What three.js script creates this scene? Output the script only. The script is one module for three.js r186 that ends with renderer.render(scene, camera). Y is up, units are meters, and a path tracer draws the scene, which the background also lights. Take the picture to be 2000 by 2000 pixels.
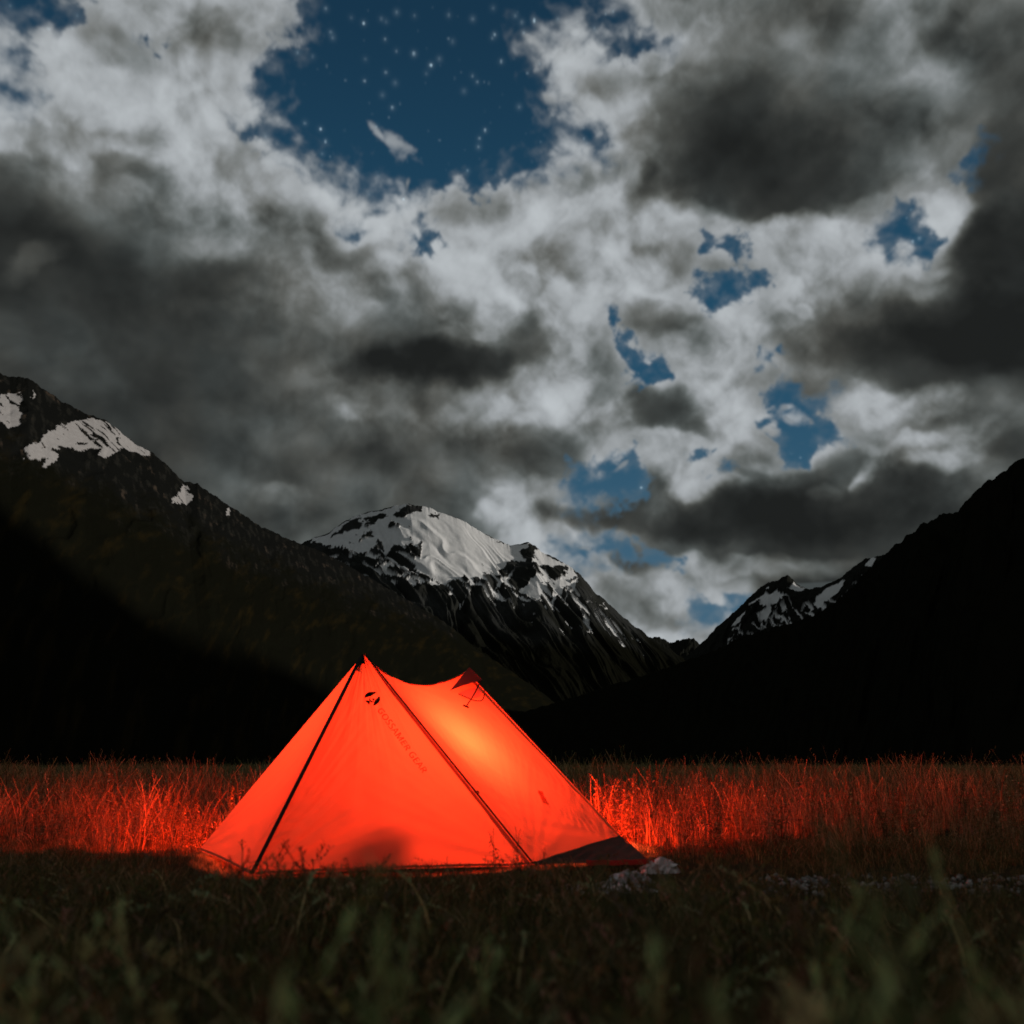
import * as THREE from 'three';
import { mergeGeometries } from 'three/addons/utils/BufferGeometryUtils.js';
import { FontLoader } from 'three/addons/loaders/FontLoader.js';
import { RoundedBoxGeometry } from 'three/addons/geometries/RoundedBoxGeometry.js';
import { createNoise2D, createNoise3D } from 'simplex-noise';

// ---------------------------------------------------------------- camera, exposure
const scene = new THREE.Scene();
const camera = new THREE.PerspectiveCamera(55, 1, 0.05, 60000);
camera.position.set(0, 0.55, 0);
camera.rotation.x = Math.atan(0.5 * Math.tan(27.5 * Math.PI / 180));      // tilted up at the clouds
camera.focus = 14;
camera.userData.fStop = 2.3;
const renderer = new THREE.WebGLRenderer({ antialias: true });
renderer.toneMapping = THREE.LinearToneMapping;
renderer.toneMappingExposure = 1;
renderer.shadowMap.enabled = true;

// ---------------------------------------------------------------- small tools
const DEG = Math.PI / 180;
function generator(seed) {
  let a = seed >>> 0;
  return () => { a = (a + 0x6d2b79f5) | 0; let t = Math.imul(a ^ (a >>> 15), 1 | a); t = (t + Math.imul(t ^ (t >>> 7), 61 | t)) ^ t; return ((t ^ (t >>> 14)) >>> 0) / 4294967296; };
}
const noise2 = createNoise2D(generator(11)), noise3 = createNoise3D(generator(23));
const clamp = (x, a = 0, b = 1) => Math.min(b, Math.max(a, x));
const lerp = (a, b, t) => a + (b - a) * t;
const smooth = (a, b, x) => { const t = clamp((x - a) / (b - a)); return t * t * (3 - 2 * t); };
const linear = (c) => (c <= 0.04045 ? c / 12.92 : ((c + 0.055) / 1.055) ** 2.4);
function fbm3(x, y, z, octaves, gain = 0.5) {
  let s = 0, a = 1, n = 0;
  for (let i = 0; i < octaves; i++) { s += a * noise3(x, y, z); n += a; a *= gain; x = x * 2.03 + 7.1; y = y * 2.03 - 3.7; z = z * 2.03 + 1.9; }
  return s / n;
}
function fbm2(x, y, octaves, gain = 0.5) {
  let s = 0, a = 1, n = 0;
  for (let i = 0; i < octaves; i++) { s += a * noise2(x, y); n += a; a *= gain; x = x * 2.03 + 7.1; y = y * 2.03 - 3.7; }
  return s / n;
}

// ---------------------------------------------------------------- the moon
// It stands to the right, low over the high shoulder of the dark slope: the valley floor lies in that slope's shadow, the upper left flank and the snows are lit.
const moon = new THREE.DirectionalLight(new THREE.Color(1.0, 0.94, 0.86), 2.4);
{
  const az = 104 * DEG, el = 8 * DEG;
  moon.position.set(Math.sin(az) * Math.cos(el), Math.sin(el), -Math.cos(az) * Math.cos(el)).multiplyScalar(9000);
  moon.castShadow = true;
  moon.shadow.radius = 9;       // its light comes through thin cloud
  moon.shadow.mapSize.set(4096, 4096);
  Object.assign(moon.shadow.camera, { left: -9000, right: 9000, top: 6000, bottom: -6000, near: 10, far: 30000 });
  moon.name = 'moon';
  scene.add(moon, moon.target);
}

// ---------------------------------------------------------------- the sky: night blue with stars, and broken moonlit cumulus, all by direction (azimuth to the right of north, elevation)
// grey of the cloud masses every 3 degrees: rows from the horizon up to 45 degrees, columns from 36 degrees left to 36 degrees right
const CLOUD_GREY = [
  [62,62,62,62,62,63,71,75,79,78,80,94,140,144,132,150,135,74,60,60,60,60,60,60,60],
  [62,62,62,62,62,63,71,75,79,78,80,95,140,145,131,150,139,75,60,60,60,60,60,60,60],
  [62,62,62,62,62,64,72,75,79,78,80,95,140,145,131,150,143,77,60,60,60,60,60,60,60],
  [62,62,62,62,62,64,73,75,80,78,80,95,141,146,131,142,136,74,59,61,60,60,60,60,60],
  [62,62,62,62,62,64,74,75,80,78,80,95,145,148,130,91,80,55,51,56,58,60,60,60,60],
  [62,62,62,62,62,65,75,77,78,77,79,90,137,130,85,70,69,53,54,88,89,90,69,71,75],
  [66,64,62,65,63,62,69,77,78,77,77,83,93,104,147,147,153,113,100,145,96,87,89,79,67],
  [63,66,68,68,65,61,64,73,90,92,94,96,134,133,148,109,155,142,105,91,56,42,41,42,43],
  [47,51,55,61,61,61,66,76,87,81,68,84,111,152,151,158,149,123,104,80,57,52,47,48,49],
  [54,49,48,54,64,80,91,94,111,132,131,168,163,174,161,151,135,143,153,145,160,114,56,54,57],
  [122,94,88,98,94,114,131,118,129,153,167,175,174,176,175,148,119,98,85,83,115,125,76,70,72],
  [149,164,157,151,163,171,164,155,161,172,172,168,172,174,167,107,68,57,60,73,86,87,77,76,78],
  [149,142,149,161,162,166,168,165,168,170,170,170,172,159,138,94,68,66,77,90,99,102,87,87,94],
  [150,150,138,151,152,137,139,152,165,170,170,171,174,163,147,131,112,93,90,100,112,107,95,95,95],
  [150,150,135,155,150,141,157,164,168,170,170,170,170,170,167,157,136,109,96,101,115,110,95,95,95],
  [150,148,139,154,149,141,159,164,168,170,170,170,170,170,167,158,138,111,95,100,113,111,98,95,95],
];
const CLOUD_LOBES = [
  [-20.41,39.78,1.42,0.95,13,118,0.8], [-17.75,39.05,1.22,0.98,11,120,0.6], [-22.13,36.1,1.09,0.97,13,185,0.7], [-19.62,33.03,1.02,1.79,11,185,0.7], [-26.08,34.53,1.42,0.83,15,140,0.6], [-30.59,33.16,0.8,0.8,-15,190,0.8],
  [-27.71,32.17,2.85,0.59,16,170,0.6], [-23.55,33.08,2.22,0.62,13,172,0.6], [-23.9,31.23,1.75,0.62,3,75,0.5], [-23.22,30.46,0.76,0.3,-9,120,0.7], [-17.44,31.27,0.66,0.79,9,178,0.8], [-15.08,31.17,0.94,1.07,8,125,0.7],
  [-13.29,32.71,1.6,0.53,-13,185,0.7], [-14.41,30.58,1.35,1.08,7,120,0.6], [-27.89,25.75,1.23,0.49,33,78,0.6], [-18.99,26.75,2.95,0.8,9,48,0.6], [-12.83,30.75,0.54,0.68,7,80,0.5], [-12.35,28.34,0.44,0.69,6,150,0.7],
  [-9.83,29.1,1.95,0.98,5,90,0.7], [-8.48,27.8,2.54,0.71,19,140,0.7], [-5.55,27.38,1.0,0.86,3,95,0.7], [-7.96,30.87,1.94,0.83,18,188,0.8], [-1.68,31.92,1.67,1.11,1,150,0.7], [-4.62,29.1,2.26,0.57,-42,185,0.7],
  [0.0,29.74,1.98,0.85,-39,185,0.6], [3.64,29.69,1.41,1.69,-45,115,0.8], [4.61,28.54,1.14,0.85,-46,110,0.7], [1.31,27.06,1.01,0.52,-10,125,0.7], [-2.28,26.33,1.44,0.52,-9,120,0.6], [-5.84,25.95,1.15,1.15,3,75,0.6],
  [3.25,25.74,0.87,1.45,18,190,0.7], [-1.94,25.19,0.58,0.29,1,175,0.6], [0.65,24.34,1.46,1.17,0,65,0.9], [-5.44,23.23,3.21,1.11,2,36,0.9], [-1.61,23.46,1.76,0.73,9,50,0.6], [-8.36,24.97,2.01,0.86,4,72,0.6],
  [2.86,21.39,0.88,1.18,-1,185,0.8], [5.42,22.5,1.32,1.46,-2,85,0.8], [0.0,19.65,1.78,0.89,0,175,0.6], [1.87,17.56,1.34,1.78,-1,75,0.8], [-0.63,18.46,1.78,1.04,0,80,0.6], [-9.42,20.28,1.16,0.41,-7,140,0.5],
  [-3.79,19.9,1.77,0.59,1,120,0.5], [-13.39,15.37,1.15,0.52,4,110,0.6], [0.0,15.04,2.09,0.75,10,165,0.8], [-2.16,14.58,0.89,0.36,-19,130,0.6], [-10.81,17.28,2.9,0.87,3,68,0.4], [8.35,32.2,0.96,1.1,-4,62,0.9],
  [7.84,35.66,1.06,1.59,5,175,0.6], [7.08,33.61,1.09,1.09,-4,160,0.6], [4.88,38.85,1.03,1.29,-21,165,0.7], [5.87,37.56,0.79,0.79,-4,110,0.6], [4.48,36.99,0.92,0.58,7,185,0.8], [8.85,38.74,1.15,0.31,2,180,0.8],
  [11.52,40.33,1.49,0.99,-8,155,0.5], [13.53,35.92,1.55,2.07,-8,55,0.6], [16.48,32.72,4.45,1.57,-14,45,0.7], [16.01,30.93,3.2,0.67,-13,55,0.7], [13.05,38.22,1.52,1.01,-8,105,0.5], [25.51,36.6,1.41,0.7,-34,125,0.6],
  [28.91,36.24,1.58,1.36,-18,75,0.6], [21.83,38.57,1.43,1.43,-14,90,0.5], [9.91,30.46,3.31,0.97,-15,165,0.6], [19.21,29.02,2.37,0.79,-1,178,0.8], [17.61,28.02,1.61,0.67,-8,130,0.6], [20.24,27.38,1.32,0.58,-10,170,0.7],
  [26.69,28.85,1.11,0.98,19,188,0.9], [25.39,29.51,0.74,0.37,-13,170,0.6], [23.63,26.69,1.8,0.39,-19,185,0.8], [24.32,25.37,1.03,0.39,-11,110,0.5], [29.59,30.22,1.06,2.12,-16,58,0.9], [28.54,26.65,1.46,1.46,-14,45,0.9],
  [29.09,24.97,1.46,0.73,-13,55,0.7], [22.29,29.97,1.53,0.51,-12,120,0.5], [9.02,25.5,2.0,0.86,-19,82,0.8], [10.87,24.52,1.42,0.71,16,80,0.8], [6.5,26.49,1.14,1.0,-3,150,0.6], [15.32,26.23,1.65,0.39,14,175,0.6],
  [15.25,25.26,1.94,0.69,4,95,0.6], [17.67,25.27,0.82,0.27,-28,165,0.6], [22.24,24.36,2.11,1.05,-10,70,0.6], [26.42,22.59,3.55,1.52,-11,38,0.8], [21.46,22.28,1.87,1.34,-19,50,0.6], [17.6,20.93,1.11,0.5,-6,75,0.7],
  [26.3,19.37,2.04,0.77,-9,85,0.6], [24.57,20.45,2.08,1.04,-30,60,0.7], [12.64,22.96,1.42,1.7,-5,180,0.7], [9.86,23.16,1.15,0.86,26,165,0.6], [9.1,20.0,2.04,1.11,-13,62,0.95], [11.5,18.99,1.16,0.58,-14,75,0.7],
  [13.97,19.97,1.14,1.71,-35,178,0.7], [8.42,18.57,1.17,0.35,-13,140,0.6], [10.55,18.17,1.74,0.35,-13,170,0.6], [3.78,19.61,1.18,0.89,-31,120,0.6], [4.73,20.17,0.88,0.41,-2,150,0.6], [10.46,16.41,2.04,0.7,-11,180,0.9],
  [8.88,14.72,0.88,0.73,-2,120,0.6], [14.06,16.78,0.86,0.46,-4,80,0.7], [15.27,17.27,1.13,0.62,-5,165,0.6], [18.73,17.26,1.38,0.55,10,150,0.6], [19.21,16.36,1.1,0.55,-6,70,0.7], [20.27,15.7,0.49,0.6,-6,165,0.8],
  [18.55,15.14,0.83,0.28,-15,120,0.6], [22.33,17.16,1.6,0.53,2,170,0.8], [24.87,16.03,1.56,0.47,-2,160,0.8], [26.3,17.2,1.02,0.77,-8,150,0.6], [25.92,16.17,0.64,0.51,-8,85,0.5], [28.23,16.52,1.0,0.5,-9,60,0.6],
  [23.92,19.45,1.57,0.79,-8,165,0.6], [20.88,19.29,1.35,0.81,-7,165,0.7], [16.48,14.01,6.75,1.27,-1,38,0.8], [5.52,14.08,2.67,0.53,-6,62,0.9], [7.27,11.81,1.18,0.74,-1,62,0.8], [12.08,13.11,1.73,0.72,-3,45,0.6],
  [22.08,14.68,3.22,0.8,3,48,0.6], [9.93,11.29,0.87,0.52,-2,160,0.6], [11.08,10.81,1.16,0.41,-2,110,0.6], [13.13,11.02,2.58,0.4,-3,150,0.6], [16.53,10.86,2.52,0.56,2,120,0.5], [5.44,10.67,1.77,0.59,-21,160,0.7],
  [6.6,9.47,1.47,0.73,-21,95,0.8], [8.98,9.71,0.73,0.87,-32,170,0.7], [8.62,8.11,1.16,0.64,-1,105,0.7], [10.2,7.5,0.86,0.46,19,165,0.7],
];
const SKY_GAPS = [
  [-15.52,43.77,-14.65,41.15,-14.85,39.7,-15.11,38.95,-16.36,38.24,-17.31,37.42,-16.86,36.74,-16.42,36.18,-15.29,35.58,-16.7,35.06,-17.69,34.86,-17.1,34.31,-16.45,34.15,-15.61,33.61,-14.98,33.04,-13.32,33.15,-12.01,32.97,-10.67,32.51,-9.98,31.87,-9.24,31.55,-8.51,31.98,-7.03,32.23,-5.7,32.27,-4.7,32.23,-3.37,32.76,-2.35,32.46,-1.35,32.87,0.0,33.34,1.01,32.85,2.03,33.13,2.71,33.52,2.11,34.33,2.9,34.97,4.09,34.99,6.09,33.99,5.99,34.99,5.47,35.79,4.13,36.49,2.75,36.27,2.59,37.17,3.39,37.66,2.61,38.68,1.4,39.68,1.41,40.05,2.81,40.15,3.53,40.61,4.59,40.86,5.27,40.18,6.83,39.86,6.63,39.36,8.35,39.1,10.26,39.43,10.46,39.9,8.4,40.12,7.82,40.88,7.37,41.85,7.76,44.57],
  [-35.38,39.03,-29.16,40.96,-28.45,38.23,-27.4,38.38,-27.34,37.46,-27.62,37.09,-29.27,36.71,-29.73,36.14,-30.56,36.14,-31.27,36.29,-34.66,35.47],
  [-31.13,35.51,-30.33,35.62,-30.03,34.99,-30.6,34.83],
  [-32.32,33.99,-30.77,34.19,-29.54,33.68,-29.67,33.28,-30.67,33.62,-32.26,33.65],
  [-24.74,37.84,-23.35,38.31,-22.57,37.59,-23.51,37.28,-24.38,37.45],
  [-5.49,30.73,-4.72,30.62,-4.57,29.99,-5.23,29.91],
  [-6.41,29.64,-5.45,29.49,-4.95,29.09,-5.6,28.92],
  [-10.44,30.2,-9.9,30.3,-9.62,30.05,-10.14,29.95],
  [12.04,27.39,13.87,27.55,15.99,26.99,15.05,26.68,14.41,26.33,13.12,25.7,12.32,25.32,11.84,26.15],
  [12.27,29.58,14.77,29.13,15.6,27.86,14.23,28.21,12.84,28.57],
  [5.99,25.6,6.79,25.56,7.69,23.86,7.98,23.32,9.39,23.24,9.65,22.01,9.17,21.75,7.6,21.6,7.33,22.71,6.53,24.49],
  [23.57,29.74,24.83,29.55,25.33,28.62,26.22,27.39,25.62,26.99,24.49,26.81,23.14,27.31,22.19,27.87,22.57,28.61],
  [27.45,30.73,28.93,32.0,28.86,31.03,28.11,30.2],
  [15.71,21.4,16.64,21.79,18.41,20.27,18.97,20.07,18.73,18.96,19.37,18.19,19.68,17.82,18.14,16.97,17.27,16.82,16.42,17.04,16.04,17.79,15.86,18.95,15.41,19.28,15.77,20.11],
  [3.06,17.4,4.68,17.57,6.24,17.92,7.22,17.88,7.82,17.27,7.71,15.94,7.37,14.92,6.15,14.75,4.93,14.89,3.45,14.8,3.04,16.06],
  [11.12,17.61,12.33,17.65,13.04,17.0,11.99,16.86],
  [2.99,12.63,5.49,12.98,7.3,12.64,9.37,12.05,9.78,11.3,8.15,11.26,5.16,11.62,4.24,10.99,3.28,11.59],
  [10.0,9.54,11.87,9.27,13.32,9.42,14.35,9.96,13.14,8.71,11.81,8.12,10.95,8.06,10.46,8.79],
  [15.23,23.01,16.42,22.89,16.21,22.06,15.33,22.29],
];
const CLOUD_WISPS = [
  [-7.81,34.89,1.2,0.59,-30,150], [-9.01,35.45,0.8,0.27,-45,170], [16.9,19.49,1.01,0.56,-14,178], [16.65,20.03,0.56,0.28,-6,170], [13.9,27.91,0.83,0.33,-16,170], [6.68,17.31,0.59,0.18,38,120],
  [4.27,12.47,0.59,0.18,-1,110], [-6.88,32.83,0.16,0.6,-6,110],
];
const STARS_BRIGHT = [
  [-10.14,40.58], [1.54,41.14], [1.54,41.12], [-1.8,35.78], [-12.61,35.2], [-12.25,34.62], [-8.01,36.66], [-0.73,39.2], [-7.1,32.03], [-3.86,32.34], [-6.69,39.38], [-5.52,38.89],
  [-29.17,36.94], [-27.91,37.27], [24.4,27.69], [24.78,27.78], [19.5,18.01], [7.8,15.88],
];
const STARS_FAINT = [
  [-12.73,40.98], [-10.99,40.76], [-8.97,40.87], [-8.63,40.77], [-7.95,41.24], [-6.73,41.16], [-4.38,41.31], [-2.72,41.19], [-1.31,41.72], [0.24,41.36], [0.69,41.05], [3.17,41.15],
  [6.98,41.33], [-12.31,39.93], [-12.15,39.7], [-7.88,39.44], [-6.69,39.38], [-4.96,39.21], [-5.52,38.89], [-8.53,38.36], [-9.92,37.84], [-7.89,37.89], [-8.7,37.25], [-9.93,38.89],
  [-13.63,35.39], [-16.03,34.43], [-12.42,33.96], [-2.18,35.36], [-2.23,34.93], [-2.93,33.68], [-1.19,40.47], [-1.35,40.32], [-4.08,40.08], [-9.31,32.15], [4.8,35.26], [4.95,35.03],
  [-9.04,35.64], [-5.81,38.48], [0.48,36.98], [-3.25,37.71], [-2.69,38.48], [-14.39,38.75], [-13.38,38.67], [-10.21,33.32], [-8.79,33.14], [0.8,40.58], [-8.67,39.93], [-2.36,38.17],
  [5.67,40.62], [-27.74,37.95], [-31.33,37.38], [-28.92,33.94], [26.4,27.1], [6.79,17.9],
];
function skyPixels() {
  const W = 4096, H = 2048, data = new Float32Array(W * H * 4);
  const rows = CLOUD_GREY.length, cols = CLOUD_GREY[0].length;
  const cubic = (p0, p1, p2, p3, t) => p1 + 0.5 * t * (p2 - p0 + t * (2 * p0 - 5 * p1 + 4 * p2 - p3 + t * (3 * (p1 - p2) + p3 - p0)));
  const cell = (j, i) => CLOUD_GREY[clamp(j, 0, rows - 1)][clamp(i, 0, cols - 1)];
  function mass(az, el) {
    const x = clamp((az + 36) / 3, 0, cols - 1.001), y = clamp(el / 3, 0, rows - 1.001), i = Math.floor(x), j = Math.floor(y), r = [0, 0, 0, 0];
    for (let k = 0; k < 4; k++) r[k] = cubic(cell(j - 1 + k, i - 1), cell(j - 1 + k, i), cell(j - 1 + k, i + 1), cell(j - 1 + k, i + 2), x - i);
    return cubic(r[0], r[1], r[2], r[3], y - j);
  }
  const lobes = CLOUD_LOBES.map(([a, e, rx, ry, rot, g, w]) => ({ a, e, rx, ry, c: Math.cos(rot * DEG), s: Math.sin(rot * DEG), k: Math.cos(e * DEG), reach: Math.max(rx, ry) * 2.2, g, w }));
  const wisps = CLOUD_WISPS.map(([a, e, rx, ry, rot, g]) => ({ a, e, rx, ry, c: Math.cos(rot * DEG), s: Math.sin(rot * DEG), k: Math.cos(e * DEG), reach: Math.max(rx, ry) * 2.2, g, w: 1 }));
  function within(l, az, el) {       // squared distance in lobe radii, or 99
    const dx = (az - l.a) * l.k, dy = el - l.e;
    if (Math.abs(dx) > l.reach || Math.abs(dy) > l.reach) return 99;
    const u = (dx * l.c + dy * l.s) / l.rx, v = (dy * l.c - dx * l.s) / l.ry;
    return u * u + v * v;
  }
  const gaps = SKY_GAPS.map((f) => { const p = []; for (let i = 0; i < f.length; i += 2) p.push([f[i], f[i + 1]]); return { p, lo: [Math.min(...p.map((q) => q[0])) - 6, Math.min(...p.map((q) => q[1])) - 6], hi: [Math.max(...p.map((q) => q[0])) + 6, Math.max(...p.map((q) => q[1])) + 6] }; });
  function toGap(az, el) {           // degrees to the nearest gap, negative inside one
    let best = 6;
    const k = Math.cos(el * DEG);
    for (const { p, lo, hi } of gaps) {
      if (az < lo[0] || az > hi[0] || el < lo[1] || el > hi[1]) continue;
      let inside = false, d = 1e9;
      for (let i = 0, j = p.length - 1; i < p.length; j = i++) {
        const [x1, y1] = p[j], [x2, y2] = p[i];
        if ((y1 > el) !== (y2 > el) && az < ((x2 - x1) * (el - y1)) / (y2 - y1) + x1) inside = !inside;
        const ex = (x2 - x1) * k, ey = y2 - y1, px = (az - x1) * k, py = el - y1, t = clamp((px * ex + py * ey) / (ex * ex + ey * ey + 1e-9));
        d = Math.min(d, (px - ex * t) ** 2 + (py - ey * t) ** 2);
      }
      d = Math.sqrt(d);
      best = Math.min(best, inside ? -d : d);
    }
    return best;
  }
  // stars, drawn into a chart of the same layout
  const stars = new Float32Array(W * H), rnd = generator(5);
  function star(az, el, strength, size, glow) {
    const cx = ((az - 90) / 360 + 0.5) * W - 0.5, cy = (el / 180 + 0.5) * H - 0.5, k = Math.max(0.15, Math.cos(el * DEG)), R = Math.ceil(5 / k);
    for (let y = Math.floor(cy) - 5; y <= cy + 5; y++) for (let x = Math.floor(cx) - R; x <= cx + R; x++) {
      const d2 = ((x - cx) * k) ** 2 + (y - cy) ** 2;
      if (y > 0 && y < H) stars[y * W + ((x % W) + W) % W] += strength * Math.exp(-d2 / (size * size)) + glow * Math.exp(-d2 / 4);
    }
  }
  for (const [a, e] of STARS_BRIGHT) star(a, e, 0.75 + 0.4 * rnd(), 0.42, 0.03);
  for (const [a, e] of STARS_FAINT) star(a, e, 0.1 + 0.3 * rnd() ** 2, 0.45, 0.015 + 0.03 * rnd());
  for (let i = 0; i < 9000; i++) star(rnd() * 360 - 180, Math.asin(rnd()) / DEG, 0.035 + 0.3 * rnd() ** 6, 0.45, 0);

  const CHIP = 19.1;   // noise cells of about 3 degrees
  for (let row = H / 2; row < H; row++) {
    const el = ((row + 0.5) / H - 0.5) * 180, ce = Math.cos(el * DEG), y = Math.sin(el * DEG);
    for (let col = 0; col < W; col++) {
      const round = ((col + 0.5) / W - 0.5) * 2 * Math.PI, x = Math.cos(round) * ce, z = Math.sin(round) * ce;
      let az = (round / DEG + 90 + 540) % 360 - 180;
      const known = (1 - smooth(34, 40, Math.abs(az))) * (1 - smooth(43, 48, el));
      // drifting of the masses
      const wx = fbm3(x * 9, y * 9, z * 9, 5), wy = fbm3(x * 9 + 31, y * 9, z * 9, 5);
      const a2 = az + (1.3 * wx) / Math.max(0.3, ce), e2 = el + 1.0 * wy;
      let grey = 0, gap = 0, wispA = 0, wispG = 0;
      if (known < 1) {
        const m = fbm3(x * 3.1 + 4, y * 4.6, z * 3.1, 4), q = fbm3(x * 5 - 9, y * 6.5, z * 5, 4);
        gap += (1 - known) * clamp(9 * m + 3.4, -6, 6);
        grey += (1 - known) * clamp(100 + 105 * q - 25 * m, 38, 185);
      }
      if (known > 0) {
        const eg = fbm3(x * 22, y * 22 + 3, z * 22, 4, 0.55);
        let g = mass(a2, e2);
        for (const l of lobes) { const d = within(l, a2, e2); if (d < 6) g = lerp(g, l.g, l.w * (1 - smooth(-0.1, 2.9, d + 0.9 * eg))); }
        gap += known * toGap(az + 0.8 * wx, el + 0.65 * wy + 0.3 * eg);
        for (const l of wisps) { const d = within(l, az + 0.4 * wy, el + 0.3 * wx); if (d < 5) { const k = Math.exp(-d * 1.2); if (k > wispA) { wispA = k; wispG = l.g; } } }
        grey += known * g;
      }
      grey -= 12 * smooth(130, 175, grey);
      // puffed, fraying edges
      const puff = (u, v, w, f, n) => { let t = 0, a = 1, k = 0; for (let i = 0; i < n; i++) { t += a * Math.abs(noise3(u * f + i * 3.1, v * f - i, w * f)); k += a; a *= 0.55; f *= 2.1; } return t / k; };
      const n1 = fbm3(x * CHIP, y * CHIP, z * CHIP, 3), n2 = fbm3(x * CHIP * 2.4 + 0.5 * wx, y * CHIP * 2.8, z * CHIP * 2.4 + 0.5 * wy, 3, 0.5), n3 = noise3(x * 4.2, y * 4.2 + 9, z * 4.2);
      const h0 = puff(x + 0.012 * wx, y + 0.012 * wy, z, 17, 5);
      const edge = gap + 0.4 * n1 + 1.5 * (h0 - 0.3) + 0.4 * n2, loose = 0.33 + 1.2 * smooth(-0.3, 0.9, n3 + n1 * 0.7);
      let alpha = smooth(-0.55 * loose, loose, edge);
      alpha = clamp(alpha + (1 - alpha) * alpha * 0.9 * n2);
      const veil = 0.32 * smooth(-1.3, 0.9, gap + 1.1 * n2 + 0.5 * n1 + 0.35 * n3), thin = (veil * (1 - alpha)) / (alpha + veil * (1 - alpha) + 1e-6);
      alpha += veil * (1 - alpha);
      if (wispA > 0.02) { const k = smooth(0.2, 0.95, wispA + 0.45 * n2 + 0.15 * n1) * 0.7; if (k > alpha) { alpha = k; grey = wispG; } }
      // billows: rounded lumps lit from above
      const lift = 0.013, h1 = puff(x + 0.012 * wx - lift * 0.5 * Math.sin(round), y + 0.012 * wy + lift, z + lift * 0.5 * Math.cos(round), 17, 4);
      // the larger heaps: bright crowns, shaded bases
      const H0 = fbm3(x * 11 + 0.2 * wx, y * 14, z * 11 + 0.2 * wy, 3, 0.45), big = 0.03, H1 = fbm3(x * 11 + 0.2 * wx - big * 3.5 * Math.sin(round), (y + big) * 14, z * 11 + 0.2 * wy + big * 3.5 * Math.cos(round), 3, 0.45);
      const bright = smooth(45, 150, grey), mid = bright * (1.3 - 0.25 * bright);
      let g = grey + mid * (40 * (h0 - h1) + 10 * (h0 - 0.3) + 42 * (H0 - H1) + 6 * n1) + (4 * n1 + 7 * (H0 - H1)) * (1 - bright) + 5 * wy;
      const rim = Math.exp(-Math.max(0, edge) / 0.7) * smooth(60, 130, grey);
      g = lerp(g, 180 + 14 * n2, 0.42 * rim);
      g = 108 + (g - 108) * 1.14;
      g = g > 150 ? 150 + 52 * (1 - Math.exp((150 - g) / 52)) : Math.max(g, 32);
      g = lerp(g, 135 + 20 * n2, thin * 0.6);
      // a cloud is cool where bright, warmer in its greys, and near neutral in its bellies
      const t = smooth(60, 170, g), warm = clamp(0.5 + 0.9 * wx + 0.3 * n3) * (1 - t) * smooth(40, 90, g + 20);
      const R = (g * (0.935 + 0.035 * t + 0.045 * warm)) / 255, G = (g * (1.0 - 0.002 * warm)) / 255, B = (g * (0.985 + 0.035 * t - 0.035 * warm)) / 255;
      // air
      const k1 = smooth(6, 26, el), k2 = smooth(22, 46, el), air = [68, 101, 123].map((c, i) => lerp(lerp(c, [34, 75, 101][i], k1), [22, 51, 73][i], k2));
      const s = stars[row * W + col] * (1 - alpha) ** 0.5 * smooth(3, 12, el), o = (row * W + col) * 4;
      data[o] = lerp(linear(air[0] / 255), linear(R), alpha) + s * 0.66;
      data[o + 1] = lerp(linear(air[1] / 255), linear(G), alpha) + s * 0.88;
      data[o + 2] = lerp(linear(air[2] / 255), linear(B), alpha) + s;
      data[o + 3] = 1;
    }
  }
  for (let i = 0; i < (W * H) / 2; i++) { data[i * 4] = 0.01; data[i * 4 + 1] = 0.01; data[i * 4 + 2] = 0.009; data[i * 4 + 3] = 1; }
  const t = new THREE.DataTexture(data, W, H, THREE.RGBAFormat, THREE.FloatType);
  t.mapping = THREE.EquirectangularReflectionMapping;
  t.magFilter = t.minFilter = THREE.LinearFilter;
  t.needsUpdate = true;
  return t;
}
scene.background = skyPixels();
scene.environment = scene.background;

// ---------------------------------------------------------------- naming
const used = new Map();
function numbered(name) { const n = used.get(name) ?? 0; used.set(name, n + 1); return n ? name + '_' + String(n).padStart(3, '0') : name; }
function shade(o) { o.traverse((m) => { if (m.isMesh) { m.castShadow = true; m.receiveShadow = true; } }); return o; }
function setting(o, name, label) { o.name = name; o.userData = { kind: 'structure', label }; scene.add(shade(o)); return o; }
function tag(o, name, label, category, group) { o.name = numbered(name); o.userData = { label, category }; if (group) o.userData.group = group; scene.add(o); return o; }
function part(parent, name, geometry, material, label) { const m = new THREE.Mesh(geometry, material); m.name = name; if (label) m.userData.label = label; m.castShadow = m.receiveShadow = true; parent.add(m); return m; }

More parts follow.
